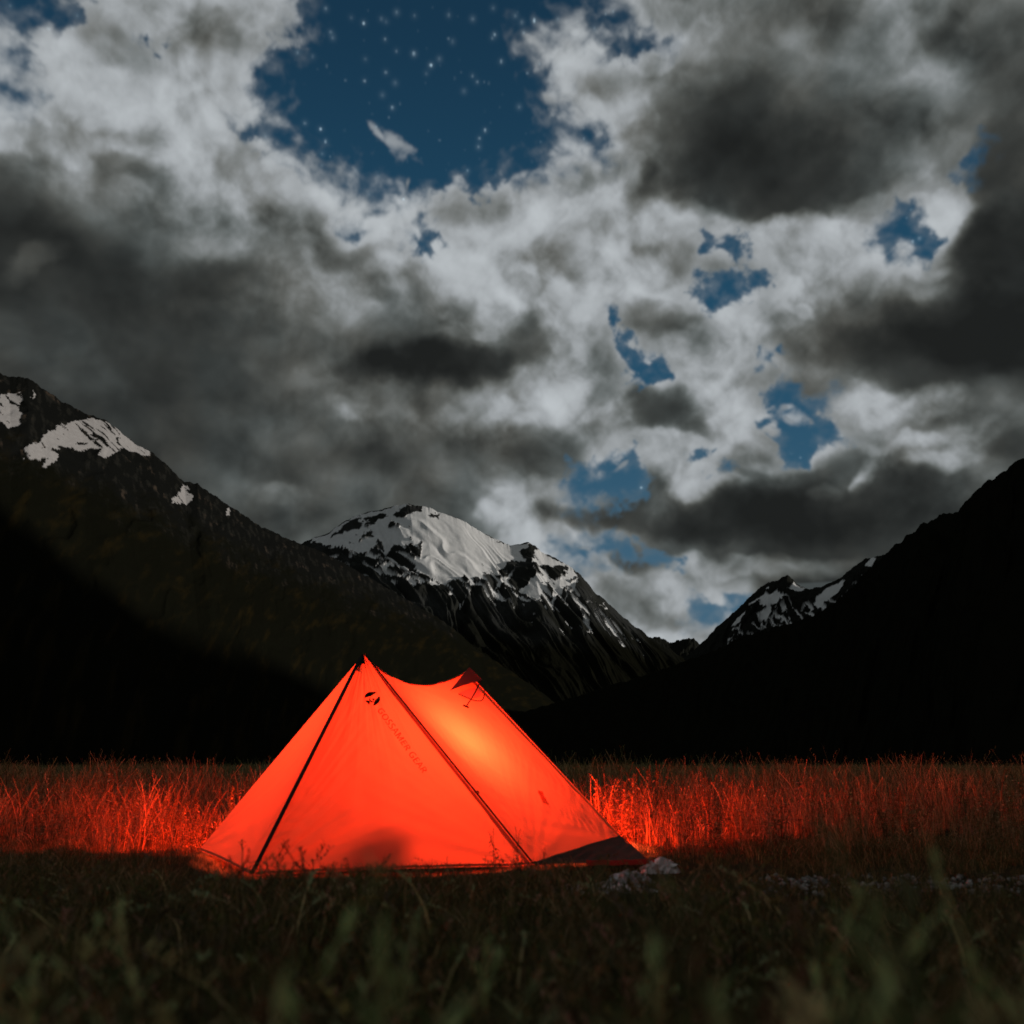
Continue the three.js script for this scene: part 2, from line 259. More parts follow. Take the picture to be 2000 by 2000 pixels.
// ---------------------------------------------------------------- mountains
// ridge and foot lines (metres) and the snow fields on each face, in face coordinates: along the ridge 0..1, down the slope 0..1
const FACES = {
  left: { ridge: [[-2364.0,1336.2,-1847.0],[-2014.5,1352.8,-2086.1],[-1704.6,1201.8,-2346.1],[-1456.5,1085.9,-2608.7],[-1444.3,1087.3,-2642.5],[-1422.5,1107.7,-2699.7],[-1396.8,1092.4,-2762.7],[-1365.3,1078.9,-2834.5],[-1340.4,1073.8,-2888.0],[-1305.2,1074.2,-2959.0],[-1281.3,1064.5,-3004.7],[-1245.0,1034.5,-3070.6],[-1202.4,1022.9,-3143.5],[-1167.0,986.6,-3200.8],[-1130.3,954.2,-3257.4],[-1100.4,961.6,-3301.6],[-1061.4,939.2,-3388.2],[-1029.6,924.5,-3475.5],[-995.3,908.2,-3563.0],[-958.3,890.1,-3650.6],[-912.5,883.7,-3751.2],[-848.4,871.6,-3880.7],[-802.6,869.2,-3966.3],[-702.3,839.5,-4138.1],[-591.3,792.9,-4308.3],[-470.3,740.2,-4475.4],[-339.7,681.4,-4638.6],[-247.2,622.6,-4745.0],[-175.3,562.7,-4823.4],[-51.2,495.8,-4950.4],[103.8,402.3,-5046.1],[314.1,253.9,-5130.5]],
    foot: [[-383.0,-60,-321.4],[-377.8,-60,-430.4],[-347.2,-60,-544.1],[-316.8,-60,-673.1],[-322.4,-60,-700.9],[-330.9,-60,-748.3],[-338.7,-60,-800.8],[-345.7,-60,-861.5],[-349.5,-60,-907.2],[-352.6,-60,-968.4],[-353.5,-60,-1008.1],[-353.2,-60,-1065.9],[-350.7,-60,-1130.5],[-347.0,-60,-1181.7],[-341.9,-60,-1232.9],[-336.8,-60,-1273.1],[-327.7,-60,-1332.6],[-318.2,-60,-1383.8],[-307.3,-60,-1435.1],[-298.2,-60,-1503.7],[-292.7,-60,-1624.3],[-279.5,-60,-1780.6],[-266.8,-60,-1884.7],[-231.8,-60,-2095.6],[-183.8,-60,-2307.0],[-123.1,-60,-2517.1],[-49.9,-60,-2724.9],[5.9,-60,-2862.0],[51.1,-60,-2963.7],[132.7,-60,-3130.1],[250.3,-60,-3426.5],[441.8,-60,-3875.7]],
    snow: [[0.0894,0.2164,0.0974,0.1154,0.1474,0.0882,0.1521,0.1202,0.1434,0.1619,0.1488,0.1988,0.1448,0.2517,0.1207,0.2741,0.0974,0.2517,0.0894,0.3046],[0.1368,0.388,0.1601,0.3671,0.1534,0.3399,0.1828,0.2774,0.1815,0.2533,0.2048,0.1812,0.2255,0.1058,0.2522,0.0545,0.2742,0.0176,0.3135,0.0,0.3402,0.0,0.3696,0.0,0.3829,0.0,0.3742,0.0497,0.3622,0.0417,0.3442,0.0754,0.3356,0.0754,0.3235,0.1459,0.2929,0.2052,0.2802,0.2068,0.2882,0.1731,0.2762,0.1747,0.2555,0.2116,0.2342,0.2309,0.2115,0.2725,0.2055,0.3206,0.1908,0.3655,0.1835,0.3687,0.1955,0.3206,0.1734,0.3607],[0.4196,0.1972,0.441,0.0866,0.4496,0.0,0.4656,0.0481,0.475,0.0705,0.463,0.117],[0.1674,0.1042,0.1728,0.0401,0.1748,0.0657],[0.535,0.0786,0.5437,0.0096,0.5464,0.0593]],
    bare: [[0.2001,0.287,0.2241,0.2277,0.2448,0.2228,0.2155,0.2758],[0.2448,0.1892,0.2662,0.1539,0.2648,0.1699,0.2508,0.1924],[0.2775,0.1331,0.2895,0.1042,0.2855,0.1347],[0.3209,0.0834,0.3322,0.0337,0.3276,0.0914]] },
  centre: { ridge: [[-2282.2,1614.5,-8291.7],[-2112.8,1725.8,-8288.3],[-1934.3,1808.6,-8255.5],[-1709.9,1901.4,-8208.3],[-1574.4,1938.9,-8176.4],[-1441.5,2029.7,-8142.7],[-1307.2,2087.9,-8106.0],[-1126.7,2109.9,-8052.5],[-992.3,2129.9,-8009.6],[-858.5,2140.0,-7964.0],[-726.4,2109.4,-7932.7],[-638.6,2068.9,-7912.7],[-421.9,1980.6,-7858.6],[-208.5,1836.5,-7798.6],[-82.8,1763.7,-7760.1],[0.0,1732.2,-7733.3],[143.5,1746.5,-7684.4],[244.2,1654.8,-7648.2],[402.6,1559.2,-7586.8],[517.4,1464.3,-7519.8],[628.2,1311.4,-7452.3],[772.0,1158.5,-7360.5],[910.4,1010.1,-7267.1],[1011.5,925.1,-7195.8],[1110.1,852.9,-7123.5],[1236.5,739.7,-7026.7],[1416.9,583.3,-6879.8]],
    foot: [[-1157.8,-60,-4864.1],[-1065.0,-60,-4894.8],[-968.9,-60,-4929.9],[-845.2,-60,-4971.8],[-768.7,-60,-4995.9],[-692.4,-60,-5018.6],[-614.0,-60,-5040.6],[-506.3,-60,-5068.6],[-424.4,-60,-5088.2],[-341.4,-60,-5106.6],[-256.9,-60,-5123.8],[-199.9,-60,-5134.6],[-56.8,-60,-5158.7],[87.5,-60,-5178.8],[174.1,-60,-5188.9],[231.9,-60,-5194.8],[334.7,-60,-5225.0],[408.4,-60,-5245.1],[527.1,-60,-5275.0],[616.2,-60,-5295.5],[704.6,-60,-5314.1],[822.8,-60,-5336.5],[940.6,-60,-5356.1],[1029.4,-60,-5368.9],[1118.3,-60,-5380.3],[1235.7,-60,-5392.9],[1410.8,-60,-5406.9]],
    snow: [[0.1107,0.0032,0.1534,0.0032,0.2308,0.0,0.3202,0.0016,0.4229,0.0,0.5003,0.0,0.5771,0.0,0.6538,0.0,0.6925,0.0032,0.7158,0.0,0.7005,0.0545,0.6738,0.0641,0.6458,0.0834,0.6084,0.109,0.5804,0.0866,0.535,0.1379,0.5083,0.1731,0.4823,0.2421,0.4643,0.2806,0.4496,0.295,0.439,0.3206,0.4256,0.3399,0.3883,0.3703,0.3689,0.3655,0.3843,0.3255,0.3602,0.3142,0.3449,0.2918,0.3602,0.2485,0.3576,0.2164,0.3336,0.2325,0.3222,0.2132,0.2955,0.1956,0.2662,0.2132,0.2555,0.2469,0.2221,0.2004,0.1841,0.1475,0.1388,0.0593],[0.2528,0.2774,0.2815,0.2645,0.3115,0.2854,0.3289,0.3142,0.3142,0.3447,0.2902,0.3319],[0.3115,0.3543,0.3349,0.3319,0.3542,0.3447,0.3656,0.3607,0.3349,0.3784],[0.5791,0.2437,0.6017,0.1988,0.6371,0.1427,0.6638,0.0737,0.6731,0.077,0.6511,0.1523,0.6311,0.2228,0.6191,0.2806,0.6091,0.3126,0.5944,0.2854],[0.6478,0.2934,0.6631,0.186,0.6851,0.085,0.7151,0.0064,0.7265,0.0192,0.6965,0.1283,0.6798,0.1908,0.6651,0.2405],[0.6771,0.2277,0.7138,0.077,0.7285,0.0289,0.7165,0.1026,0.6911,0.1876],[0.4149,0.3976,0.435,0.3623,0.431,0.3864],[0.4363,0.4265,0.4543,0.3864,0.4483,0.4152],[0.5237,0.2758,0.5464,0.2309,0.531,0.2645],[0.7338,0.186,0.7572,0.0786,0.7445,0.1555],[0.7732,0.1058,0.7872,0.0176,0.7839,0.0689],[0.7765,0.2132,0.7872,0.1395,0.7812,0.202],[0.7078,0.2453,0.7185,0.2148,0.7125,0.2501],[0.7171,0.3463,0.7252,0.3222,0.7225,0.3463],[0.495,0.2822,0.5304,0.194,0.5797,0.1251,0.5577,0.1699,0.513,0.2549],[0.4516,0.3367,0.481,0.2693,0.4716,0.3062],[0.2228,0.1844,0.2362,0.1828,0.2388,0.1988]],
    bare: [[0.1588,0.0385,0.1788,0.024,0.2021,0.0112,0.2342,0.0208,0.2408,0.0417,0.2275,0.0754,0.2075,0.0609,0.1875,0.0657],[0.2455,0.0273,0.2789,0.0128,0.2935,0.0257,0.2695,0.0449,0.2495,0.0721,0.2422,0.0577],[0.2328,0.1267,0.2428,0.0994,0.2482,0.1186,0.2375,0.1379],[0.2915,0.0754,0.3069,0.0721,0.3082,0.093,0.2929,0.0962],[0.3029,0.0433,0.3462,0.0,0.3816,0.0,0.3829,0.0273,0.3522,0.0369,0.3242,0.0625],[0.3923,0.0481,0.4316,0.0,0.4363,0.0,0.4089,0.0545],[0.2555,0.1715,0.2662,0.1459,0.2722,0.1635,0.2662,0.218,0.2515,0.2261,0.2415,0.2036],[0.3089,0.2677,0.3062,0.2261,0.3356,0.2004,0.3496,0.2164,0.3402,0.2517,0.3215,0.2693],[0.3055,0.1026,0.3155,0.0946,0.3202,0.1106,0.3069,0.117],[0.5917,0.0754,0.6071,0.008,0.6251,0.0,0.6478,0.0,0.6184,0.0529,0.6097,0.0978,0.5944,0.1042],[0.5223,0.0128,0.5417,0.0,0.5757,0.0,0.5377,0.0128],[0.2735,0.3014,0.3002,0.2645,0.3182,0.279,0.3449,0.2998,0.3169,0.3078,0.3029,0.3271],[0.6237,0.1539,0.6744,0.0513,0.6985,0.0032,0.7071,0.008,0.6704,0.1202,0.6551,0.1347],[0.3549,0.1876,0.3649,0.1699,0.3629,0.2116,0.3476,0.2517]] },
  saddle: { ridge: [[889.0,1147.6,-11465.6],[1424.6,1425.1,-11411.4],[1658.9,1462.6,-11379.7],[1773.1,1419.0,-11362.5],[1858.5,1393.7,-11348.8],[1946.0,1427.3,-11334.2],[2032.5,1443.0,-11319.0],[2095.0,1435.7,-11307.6],[2149.1,1375.7,-11297.4],[2215.8,1350.7,-11284.5],[2442.8,1182.6,-11237.6],[2867.1,943.9,-11136.9]],
    foot: [[695.7,-60,-8973.1],[1114.9,-60,-8930.7],[1298.3,-60,-8905.9],[1387.6,-60,-8892.4],[1454.5,-60,-8881.7],[1523.0,-60,-8870.2],[1590.7,-60,-8858.3],[1639.5,-60,-8849.4],[1681.9,-60,-8841.5],[1734.1,-60,-8831.4],[1911.8,-60,-8794.6],[2243.8,-60,-8715.8]],
    snow: [],
    bare: [] },
  far: { ridge: [[1445.1,886.3,-9331.4],[1622.9,993.7,-9216.3],[1755.1,1111.5,-9126.7],[1886.3,1255.6,-9034.2],[2055.7,1402.2,-8909.3],[2180.8,1527.3,-8812.8],[2301.3,1613.0,-8716.3],[2381.4,1618.2,-8669.3],[2457.2,1662.5,-8633.5],[2520.5,1582.8,-8602.9],[2615.5,1519.2,-8555.9],[2694.4,1530.3,-8515.7],[2852.6,1596.5,-8432.1],[2972.8,1696.6,-8365.9],[3050.6,1746.2,-8321.6],[3123.8,1746.3,-8279.0],[3307.7,1811.7,-8167.7],[3519.0,1869.4,-8032.0],[3780.6,1870.6,-7851.6]],
    foot: [[871.9,-60,-6422.8],[988.2,-60,-6378.8],[1075.6,-60,-6343.9],[1163.2,-60,-6307.4],[1277.5,-60,-6257.4],[1362.9,-60,-6218.3],[1446.1,-60,-6178.7],[1498.8,-60,-6152.8],[1547.3,-60,-6128.4],[1587.8,-60,-6107.7],[1648.5,-60,-6075.8],[1698.9,-60,-6048.7],[1800.0,-60,-5992.5],[1876.7,-60,-5948.2],[1926.4,-60,-5918.6],[1973.2,-60,-5890.3],[2090.6,-60,-5816.5],[2225.4,-60,-5726.9],[2392.4,-60,-5608.5]],
    snow: [[0.2595,0.0465,0.2982,0.0545,0.3656,0.077,0.3869,0.0577,0.4223,0.1251,0.3556,0.1379,0.3736,0.1956,0.3336,0.2261,0.3135,0.1908,0.3349,0.1667,0.2995,0.0898],[0.4503,0.0834,0.4843,0.008,0.5444,0.0016,0.5137,0.0497],[0.5911,0.1074,0.6191,0.0353,0.6771,0.0208,0.6831,0.0705,0.6431,0.1106,0.6157,0.1299],[0.2041,0.0914,0.2248,0.0625,0.2622,0.077,0.2855,0.1026,0.2462,0.1251],[0.5304,0.1491,0.5617,0.0882,0.5537,0.1283],[0.3496,0.2517,0.4023,0.1924,0.3816,0.2373],[0.4143,0.2725,0.443,0.2405,0.4396,0.2677],[0.7805,0.0385,0.8059,0.0,0.8379,0.0048,0.8192,0.0401],[0.3249,0.0289,0.3409,0.0305,0.3362,0.0497]],
    bare: [] },
  right: { ridge: [[0.0,212.9,-4300.0],[201.3,257.7,-3928.2],[393.0,291.0,-3470.2],[492.9,309.0,-3181.2],[526.9,317.3,-3086.7],[595.0,331.6,-2866.3],[634.4,347.1,-2708.3],[676.2,346.6,-2491.2],[700.4,343.0,-2307.9],[710.9,350.1,-2185.0],[716.9,368.5,-2060.3],[718.9,378.7,-1969.7],[727.9,399.6,-1916.9],[735.4,409.3,-1866.2],[742.8,420.7,-1805.5],[748.6,430.7,-1745.4],[753.5,425.9,-1670.0],[755.6,420.8,-1614.5],[756.2,435.6,-1554.6],[753.0,437.0,-1443.4],[760.7,443.7,-1394.6],[780.7,468.3,-1354.2],[852.3,586.4,-1173.1],[936.8,776.6,-1040.4],[1034.2,981.4,-867.8],[1143.2,1189.1,-660.0],[1236.4,1300.5,-401.7],[1295.1,1346.7,-113.3],[1307.2,1320.5,183.7],[1251.7,1259.4,505.7],[1132.6,1094.3,822.9],[964.2,798.1,1149.1],[718.5,424.4,1540.7]],
    foot: [[-125.6,-60,-3597.8],[34.5,-60,-3196.5],[178.2,-60,-2705.7],[245.8,-60,-2393.2],[266.7,-60,-2287.8],[304.2,-60,-2042.7],[321.6,-60,-1867.7],[333.0,-60,-1627.9],[331.1,-60,-1425.8],[324.0,-60,-1290.7],[311.9,-60,-1153.6],[300.5,-60,-1054.8],[299.5,-60,-1006.9],[297.5,-60,-960.8],[293.8,-60,-905.9],[288.7,-60,-851.6],[280.3,-60,-783.5],[272.7,-60,-733.5],[263.1,-60,-679.6],[241.4,-60,-579.8],[238.8,-60,-539.8],[247.4,-60,-512.2],[266.7,-60,-390.5],[252.7,-60,-280.6],[252.8,-60,-212.1],[285.8,-60,-165.0],[313.8,-60,-102.0],[328.7,-60,-28.8],[326.8,-60,45.9],[306.0,-60,123.6],[267.0,-60,194.0],[212.1,-60,252.8],[139.5,-60,299.1]],
    snow: [],
    bare: [] },
};
function insidePolygon(f, x, y) {
  let inside = false;
  for (let i = 0, j = f.length - 2; i < f.length; j = i, i += 2) if ((f[j + 1] > y) !== (f[i + 1] > y) && x < ((f[i] - f[j]) * (y - f[j + 1])) / (f[i + 1] - f[j + 1]) + f[j]) inside = !inside;
  return inside;
}
// A mountain: its front face from the ridge line down to the foot line, cut by spurs and gullies, and a back face behind the ridge.
function mountain({ ridge, foot, snow, bare }, o) {
  const n = ridge.length - 1, ns = n * o.along, nf = o.down, nb = Math.round(o.down * 0.25), rows = nf + nb + 1;
  const pos = new Float32Array((ns + 1) * rows * 3), col = new Float32Array((ns + 1) * rows * 3), uv = [];
  let run = 0, lastX = 0, lastZ = 0;
  for (let i = 0; i <= ns; i++) {
    const x = Math.min(i / o.along, n - 1e-6), k = Math.floor(x), f = x - k, mix = (T, c) => lerp(T[k][c], T[k + 1][c], f);
    const R = [mix(ridge, 0), mix(ridge, 1), mix(ridge, 2)], Fo = [mix(foot, 0), mix(foot, 1), mix(foot, 2)];
    if (i) run += Math.hypot(R[0] - lastX, R[2] - lastZ);
    lastX = R[0]; lastZ = R[2];
    const ox = Fo[0] - R[0], oz = Fo[2] - R[2], reach = Math.hypot(ox, oz), hx = ox / reach, hz = oz / reach, tall = R[1] - Fo[1], slant = Math.hypot(tall, reach);
    const jag = o.jag * (fbm2(run / (o.cell * 0.5), 3.3, 4, 0.6) * 1.2 + 0.3);
    for (let j = 0; j < rows; j++) {
      const v = (i * rows + j) * 3, back = j < nb, t = back ? 1 - j / nb : ((j - nb) / nf) ** 1.25;
      let px, py, pz;
      if (back) { px = R[0] - hx * reach * 0.7 * t; pz = R[2] - hz * reach * 0.7 * t; py = lerp(R[1], Fo[1], t); }
      else { px = R[0] + ox * t; pz = R[2] + oz * t; py = Fo[1] + (R[1] - Fo[1]) * (1 - t) ** 1.12; }
      py += jag * Math.exp(-t * 45);
      // spurs run down the slope; each is cut by smaller gullies and broken rock
      const q = t * slant, wander = 0.5 * fbm2(run / (o.cell * 3), q / (o.cell * 5), 3);
      const swell = fbm2(run / (o.cell * 2.6) + wander + o.lean * q / o.cell, q / (o.cell * 26), 3), spur = o.rounded ? 0.3 + 0.8 * swell : 1 - 2 * Math.abs(swell), gully = 1 - 2 * Math.abs(fbm2(run / (o.cell * 0.7) + wander + o.lean * 3 * q / o.cell, q / (o.cell * 9) + 40, 4, 0.5));
      const rough = fbm2(run / (o.cell * 0.25), q / (o.cell * 0.3), 4, 0.6);
      const open = smooth(0, 0.14, t) * (1 - smooth(0.8, 1, t)), d = tall * (0.075 * (spur - 0.3) + 0.03 * o.cut * (gully - 0.3)) * open * o.relief + tall * 0.006 * rough * smooth(0, 0.03, t) * o.relief;
      // where snow lies
      const s = i / ns;
      let white = false;
      if (!back && snow.length) {
        const w1 = fbm2(run / (o.cell * 0.9) + 9, q / (o.cell * 0.9), 4, 0.62), w2 = fbm2(run / (o.cell * 0.9), q / (o.cell * 0.9) + 70, 4, 0.62);
        const length = o.span, s2 = s + (o.fray * w1) / length, t2 = t + (o.fray * w2) / slant;
        white = snow.some((p) => insidePolygon(p, s2, t2)) && !bare.some((p) => insidePolygon(p, s + (1.5 * o.fray * w2) / length, t + (1.5 * o.fray * w1) / slant));
        const streak = fbm2(run / (o.cell * 0.55) - q / (o.cell * 0.9), q / (o.cell * 2.2) + run / (o.cell * 3) + 13, 4, 0.55);
        if (!white && o.gullySnow && t > 0.1 && t < 0.46 && insidePolygon(o.gullySnow, s, t) && streak < -0.22 - 0.5 * smooth(0.26, 0.46, t)) white = true;
        if (white && streak > 0.52 + 0.25 * fbm2(run / (o.cell * 4), q / (o.cell * 4), 2) + o.clean * (1 - smooth(0.08, 0.3, t))) white = false;
      }
      const h = white ? tall * (0.03 * (spur - 0.3) + 0.002 * rough) * open * o.relief : d;
      px += hx * h * 0.7; pz += hz * h * 0.7; py += h * 0.7;
      pos[v] = px; pos[v + 1] = py; pos[v + 2] = pz;
      uv.push(run, q);
      // what grows or lies there
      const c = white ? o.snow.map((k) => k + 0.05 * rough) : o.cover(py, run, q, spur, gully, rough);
      col.set(c, v);
    }
  }
  const index = new Uint32Array(ns * (rows - 1) * 6);
  let at = 0;
  for (let i = 0; i < ns; i++) for (let j = 0; j < rows - 1; j++) { const a = i * rows + j, b = a + rows; index.set([a, a + 1, b, b, a + 1, b + 1], at); at += 6; }
  const g = new THREE.BufferGeometry();
  g.setAttribute('position', new THREE.BufferAttribute(pos, 3));
  g.setAttribute('color', new THREE.BufferAttribute(col, 3));
  g.setIndex(new THREE.BufferAttribute(index, 1));
  g.computeVertexNormals();
  return g;
}
const slopeMaterial = new THREE.MeshPhysicalMaterial({ vertexColors: true, roughness: 1, specularIntensity: 0 });
slopeMaterial.name = 'mountain ground';
const spanOf = (f) => { let d = 0; for (let i = 1; i < f.ridge.length; i++) d += Math.hypot(f.ridge[i][0] - f.ridge[i - 1][0], f.ridge[i][2] - f.ridge[i - 1][2]); return d; };
const rockMix = (a, b, k) => [lerp(a[0], b[0], k), lerp(a[1], b[1], k), lerp(a[2], b[2], k)];
const GREY_ROCK = [0.024, 0.025, 0.022], BROWN_ROCK = [0.055, 0.041, 0.03], SCRUB = [0.0065, 0.0065, 0.004], TUSSOCK = [0.017, 0.0125, 0.005], BUSH = [0.009, 0.009, 0.006];
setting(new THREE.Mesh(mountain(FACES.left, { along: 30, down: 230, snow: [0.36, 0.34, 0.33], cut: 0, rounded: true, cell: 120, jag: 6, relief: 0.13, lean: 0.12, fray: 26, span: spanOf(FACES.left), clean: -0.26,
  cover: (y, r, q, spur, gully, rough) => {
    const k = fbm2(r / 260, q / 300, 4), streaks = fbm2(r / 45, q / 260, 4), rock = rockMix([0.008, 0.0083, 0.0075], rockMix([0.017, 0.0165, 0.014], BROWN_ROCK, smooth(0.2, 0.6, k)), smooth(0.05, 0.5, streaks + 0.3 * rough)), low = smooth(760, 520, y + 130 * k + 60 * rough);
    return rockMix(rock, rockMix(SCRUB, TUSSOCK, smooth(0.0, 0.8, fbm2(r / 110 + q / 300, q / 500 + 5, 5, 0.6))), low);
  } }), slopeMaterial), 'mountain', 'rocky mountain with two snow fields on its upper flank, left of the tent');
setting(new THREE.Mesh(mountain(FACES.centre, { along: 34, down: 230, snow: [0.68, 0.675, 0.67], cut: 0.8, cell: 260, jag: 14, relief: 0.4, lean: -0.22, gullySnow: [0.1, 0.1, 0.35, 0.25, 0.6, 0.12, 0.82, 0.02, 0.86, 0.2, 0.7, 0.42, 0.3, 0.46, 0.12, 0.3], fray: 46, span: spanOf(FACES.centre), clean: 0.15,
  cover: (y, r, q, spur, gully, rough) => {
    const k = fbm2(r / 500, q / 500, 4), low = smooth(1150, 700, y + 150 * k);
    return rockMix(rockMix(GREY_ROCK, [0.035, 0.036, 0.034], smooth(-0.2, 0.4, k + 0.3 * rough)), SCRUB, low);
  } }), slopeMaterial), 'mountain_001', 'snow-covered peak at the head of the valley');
setting(new THREE.Mesh(mountain(FACES.saddle, { along: 16, down: 50, cut: 1, cell: 160, jag: 26, relief: 0.6, lean: 0, fray: 0, span: 1, clean: 0, cover: (y, r, q, s, g, rough) => rockMix(SCRUB, GREY_ROCK, 0.4 + 0.3 * rough) }), slopeMaterial), 'ridge', 'low dark ridge closing the valley');
setting(new THREE.Mesh(mountain(FACES.far, { along: 24, down: 150, snow: [0.68, 0.675, 0.67], cut: 1, cell: 230, jag: 16, relief: 0.7, lean: 0.15, gullySnow: [0.2, 0, 0.85, 0, 0.85, 0.46, 0.2, 0.46], fray: 34, span: spanOf(FACES.far), clean: 0.2, cover: (y, r, q, s, g, rough) => rockMix(SCRUB, GREY_ROCK, clamp(0.55 + 0.5 * rough)) }), slopeMaterial), 'mountain_002', 'small pointed peak with snow patches behind the dark slope');
setting(new THREE.Mesh(mountain(FACES.right, { along: 18, down: 120, cut: 1, cell: 160, jag: 7, relief: 0.5, lean: 0.05, fray: 0, span: 1, clean: 0, cover: (y, r, q, s, g, rough) => rockMix(BUSH, SCRUB, clamp(0.3 + 0.5 * rough)) }), slopeMaterial), 'mountain_003', 'black forested slope rising at the right');

// ---------------------------------------------------------------- the valley floor
{
  const rings = 150, spokes = 256, pos = [], col = [], index = [];
  for (let i = 0; i <= rings; i++) for (let j = 0; j <= spokes; j++) {
    const r = i ? 0.25 * Math.exp(i / rings * Math.log(14000 / 0.25)) : 0, a = (j / spokes) * Math.PI * 2, x = Math.cos(a) * r, z = Math.sin(a) * r;
    const near = smooth(400, 30, r);
    pos.push(x, (0.025 * fbm2(x * 0.9, z * 0.9, 3) - 0.03) * near - 0.4 * (1 - near), z);
    const k = fbm2(x * 0.7, z * 0.7, 4), m = fbm2(x * 6, z * 6, 3);
    col.push(0.045 + 0.02 * k + 0.012 * m, 0.036 + 0.014 * k + 0.009 * m, 0.02 + 0.006 * k + 0.004 * m);
  }
  for (let i = 0; i < rings; i++) for (let j = 0; j < spokes; j++) { const a = i * (spokes + 1) + j, b = a + spokes + 1; index.push(a, a + 1, b, b, a + 1, b + 1); }
  const g = new THREE.BufferGeometry();
  g.setAttribute('position', new THREE.Float32BufferAttribute(pos, 3));
  g.setAttribute('color', new THREE.Float32BufferAttribute(col, 3));
  g.setIndex(index);
  g.computeVertexNormals();
  const m = new THREE.MeshPhysicalMaterial({ vertexColors: true, roughness: 1, specularIntensity: 0 });
  m.name = 'dark valley soil';
  setting(new THREE.Mesh(g, m), 'ground', 'dark soil of the valley floor');
}

// ---------------------------------------------------------------- the tent: two poles, a sagging ridge, roof slopes either side and a zipped porch at each end
const V = (x, y, z) => new THREE.Vector3(x, y, z);
const PEAK_A = V(-0.977, 1.274, -6.5), PEAK_B = V(-0.35, 1.277, -7.7), CORNER_C = V(0.123, 0.0, -6.06), CORNER_R = V(0.767, 0.084, -7.2), FOOT_Z = V(-1.39, -0.01, -5.58), CORNER_L = V(-2.13, 0.01, -7.05), CORNER_K = V(-1.513, 0.05, -8.307), FOOT_Y = V(0.22, 0.04, -8.62);
const fabric = (name, r, g, b, through, rough = 1) => { const m = new THREE.MeshPhysicalMaterial({ color: new THREE.Color().setRGB(r, g, b), roughness: rough, transmission: through, thickness: 0, specularIntensity: 0.15, side: THREE.DoubleSide }); m.name = name; return m; };
const FLY = fabric('orange coated nylon', 0.52, 0.165, 0.085, 0.082), SPILL_FILM = fabric('added sheer red film for spill on the grass', 1.0, 0.36, 0.2, 0.94, 0.3), FLY_DOUBLE = fabric('orange nylon, doubled hem', 0.52, 0.15, 0.07, 0.3), HOOD = fabric('red-brown nylon hood', 0.28, 0.05, 0.04, 0.12), MESH_WINDOW = fabric('pale vent mesh', 0.9, 0.62, 0.42, 0.6);  // the sheer film is added so strong red lantern light reaches the grass
const matte = (name, r, g, b, rough = 0.85) => { const m = new THREE.MeshPhysicalMaterial({ color: new THREE.Color().setRGB(r, g, b), roughness: rough, specularIntensity: 0.3, side: THREE.DoubleSide }); m.name = name; return m; };
const TAPE = matte('black zip tape', 0.018, 0.014, 0.015), WEB = matte('dark webbing', 0.03, 0.012, 0.01), POLE = matte('grey pole', 0.2, 0.2, 0.2, 0.4), APRON = matte('dark brown ground flap', 0.03, 0.023, 0.015), FLOOR = matte('dark tent floor', 0.05, 0.04, 0.035);
const lerpV = (a, b, t) => a.clone().lerp(b, t);

// A cloth patch: f(u, v) gives its surface, u and v from 0 to 1.
function cloth(f, nu, nv) {
  const pos = [], index = [];
  for (let i = 0; i <= nu; i++) for (let j = 0; j <= nv; j++) { const p = f(i / nu, j / nv); pos.push(p.x, p.y, p.z); }
  for (let i = 0; i < nu; i++) for (let j = 0; j < nv; j++) { const a = i * (nv + 1) + j, b = a + nv + 1; index.push(a, b, a + 1, b, b + 1, a + 1); }
  const g = new THREE.BufferGeometry();
  g.setAttribute('position', new THREE.Float32BufferAttribute(pos, 3));
  g.setIndex(index);
  g.computeVertexNormals();
  return g;
}
// pull lines that run out of a corner of the cloth
const tension = (p, corner, along, amount) => { const d = p.clone().sub(corner), r = d.length(); const a = d.normalize().dot(along); return amount * noise2(a * 26, 1.7 + corner.x) * Math.exp(-r / 0.5) * smooth(0, 0.08, r); };
// a triangular wall hanging from a peak: u across the base, v down from the peak
function gable(peak, left, right, out, sag) {
  const across = right.clone().sub(left).normalize();
  return (u, v) => {
    const base = lerpV(left, right, u); base.y += 0.012 * 4 * u * (1 - u) * Math.min(1, sag / 0.03);
    const p = lerpV(peak, base, v), hollow = sag * Math.sin(Math.PI * u) * Math.sin(Math.PI * Math.min(1, v * 0.9));
    const wrinkle = tension(p, left, across, 0.02) + tension(p, right, across, 0.02) + tension(p, peak, across, 0.008) + 0.004 * noise2(u * 5 + left.x, v * 4);
    return p.addScaledVector(out, (-hollow + wrinkle) * (1 - smooth(0.94, 1, Math.abs(2 * u - 1))));
  };
}
const ridgeAt = (t) => { const p = lerpV(PEAK_A, PEAK_B, t); p.y -= 0.155 * 4 * t * (1 - t) * (0.82 + 0.36 * (1 - t)); return p; };
function slope(peakLow, farLow, out, hem) {
  const along = farLow.clone().sub(peakLow).normalize();
  return (u, v) => {
    const low = lerpV(peakLow, farLow, u); low.y += hem * 4 * u * (1 - u);
    const top = ridgeAt(u), p = lerpV(top, low, v), wrinkle = tension(p, peakLow, along, 0.022) + tension(p, farLow, along, 0.022) + tension(p, PEAK_A, along, 0.012) + 0.005 * noise2(u * 4, v * 3 + 8);
    // the cloth hollows where the ridge sags and straightens towards its hem
    return p.addScaledVector(out, (-0.03 * Math.sin(Math.PI * u) * Math.sin(Math.PI * v) + wrinkle) * Math.min(1, u * 14, (1 - u) * 14));
  };
}
const normalOf = (a, b, c) => b.clone().sub(a).cross(c.clone().sub(a)).normalize();
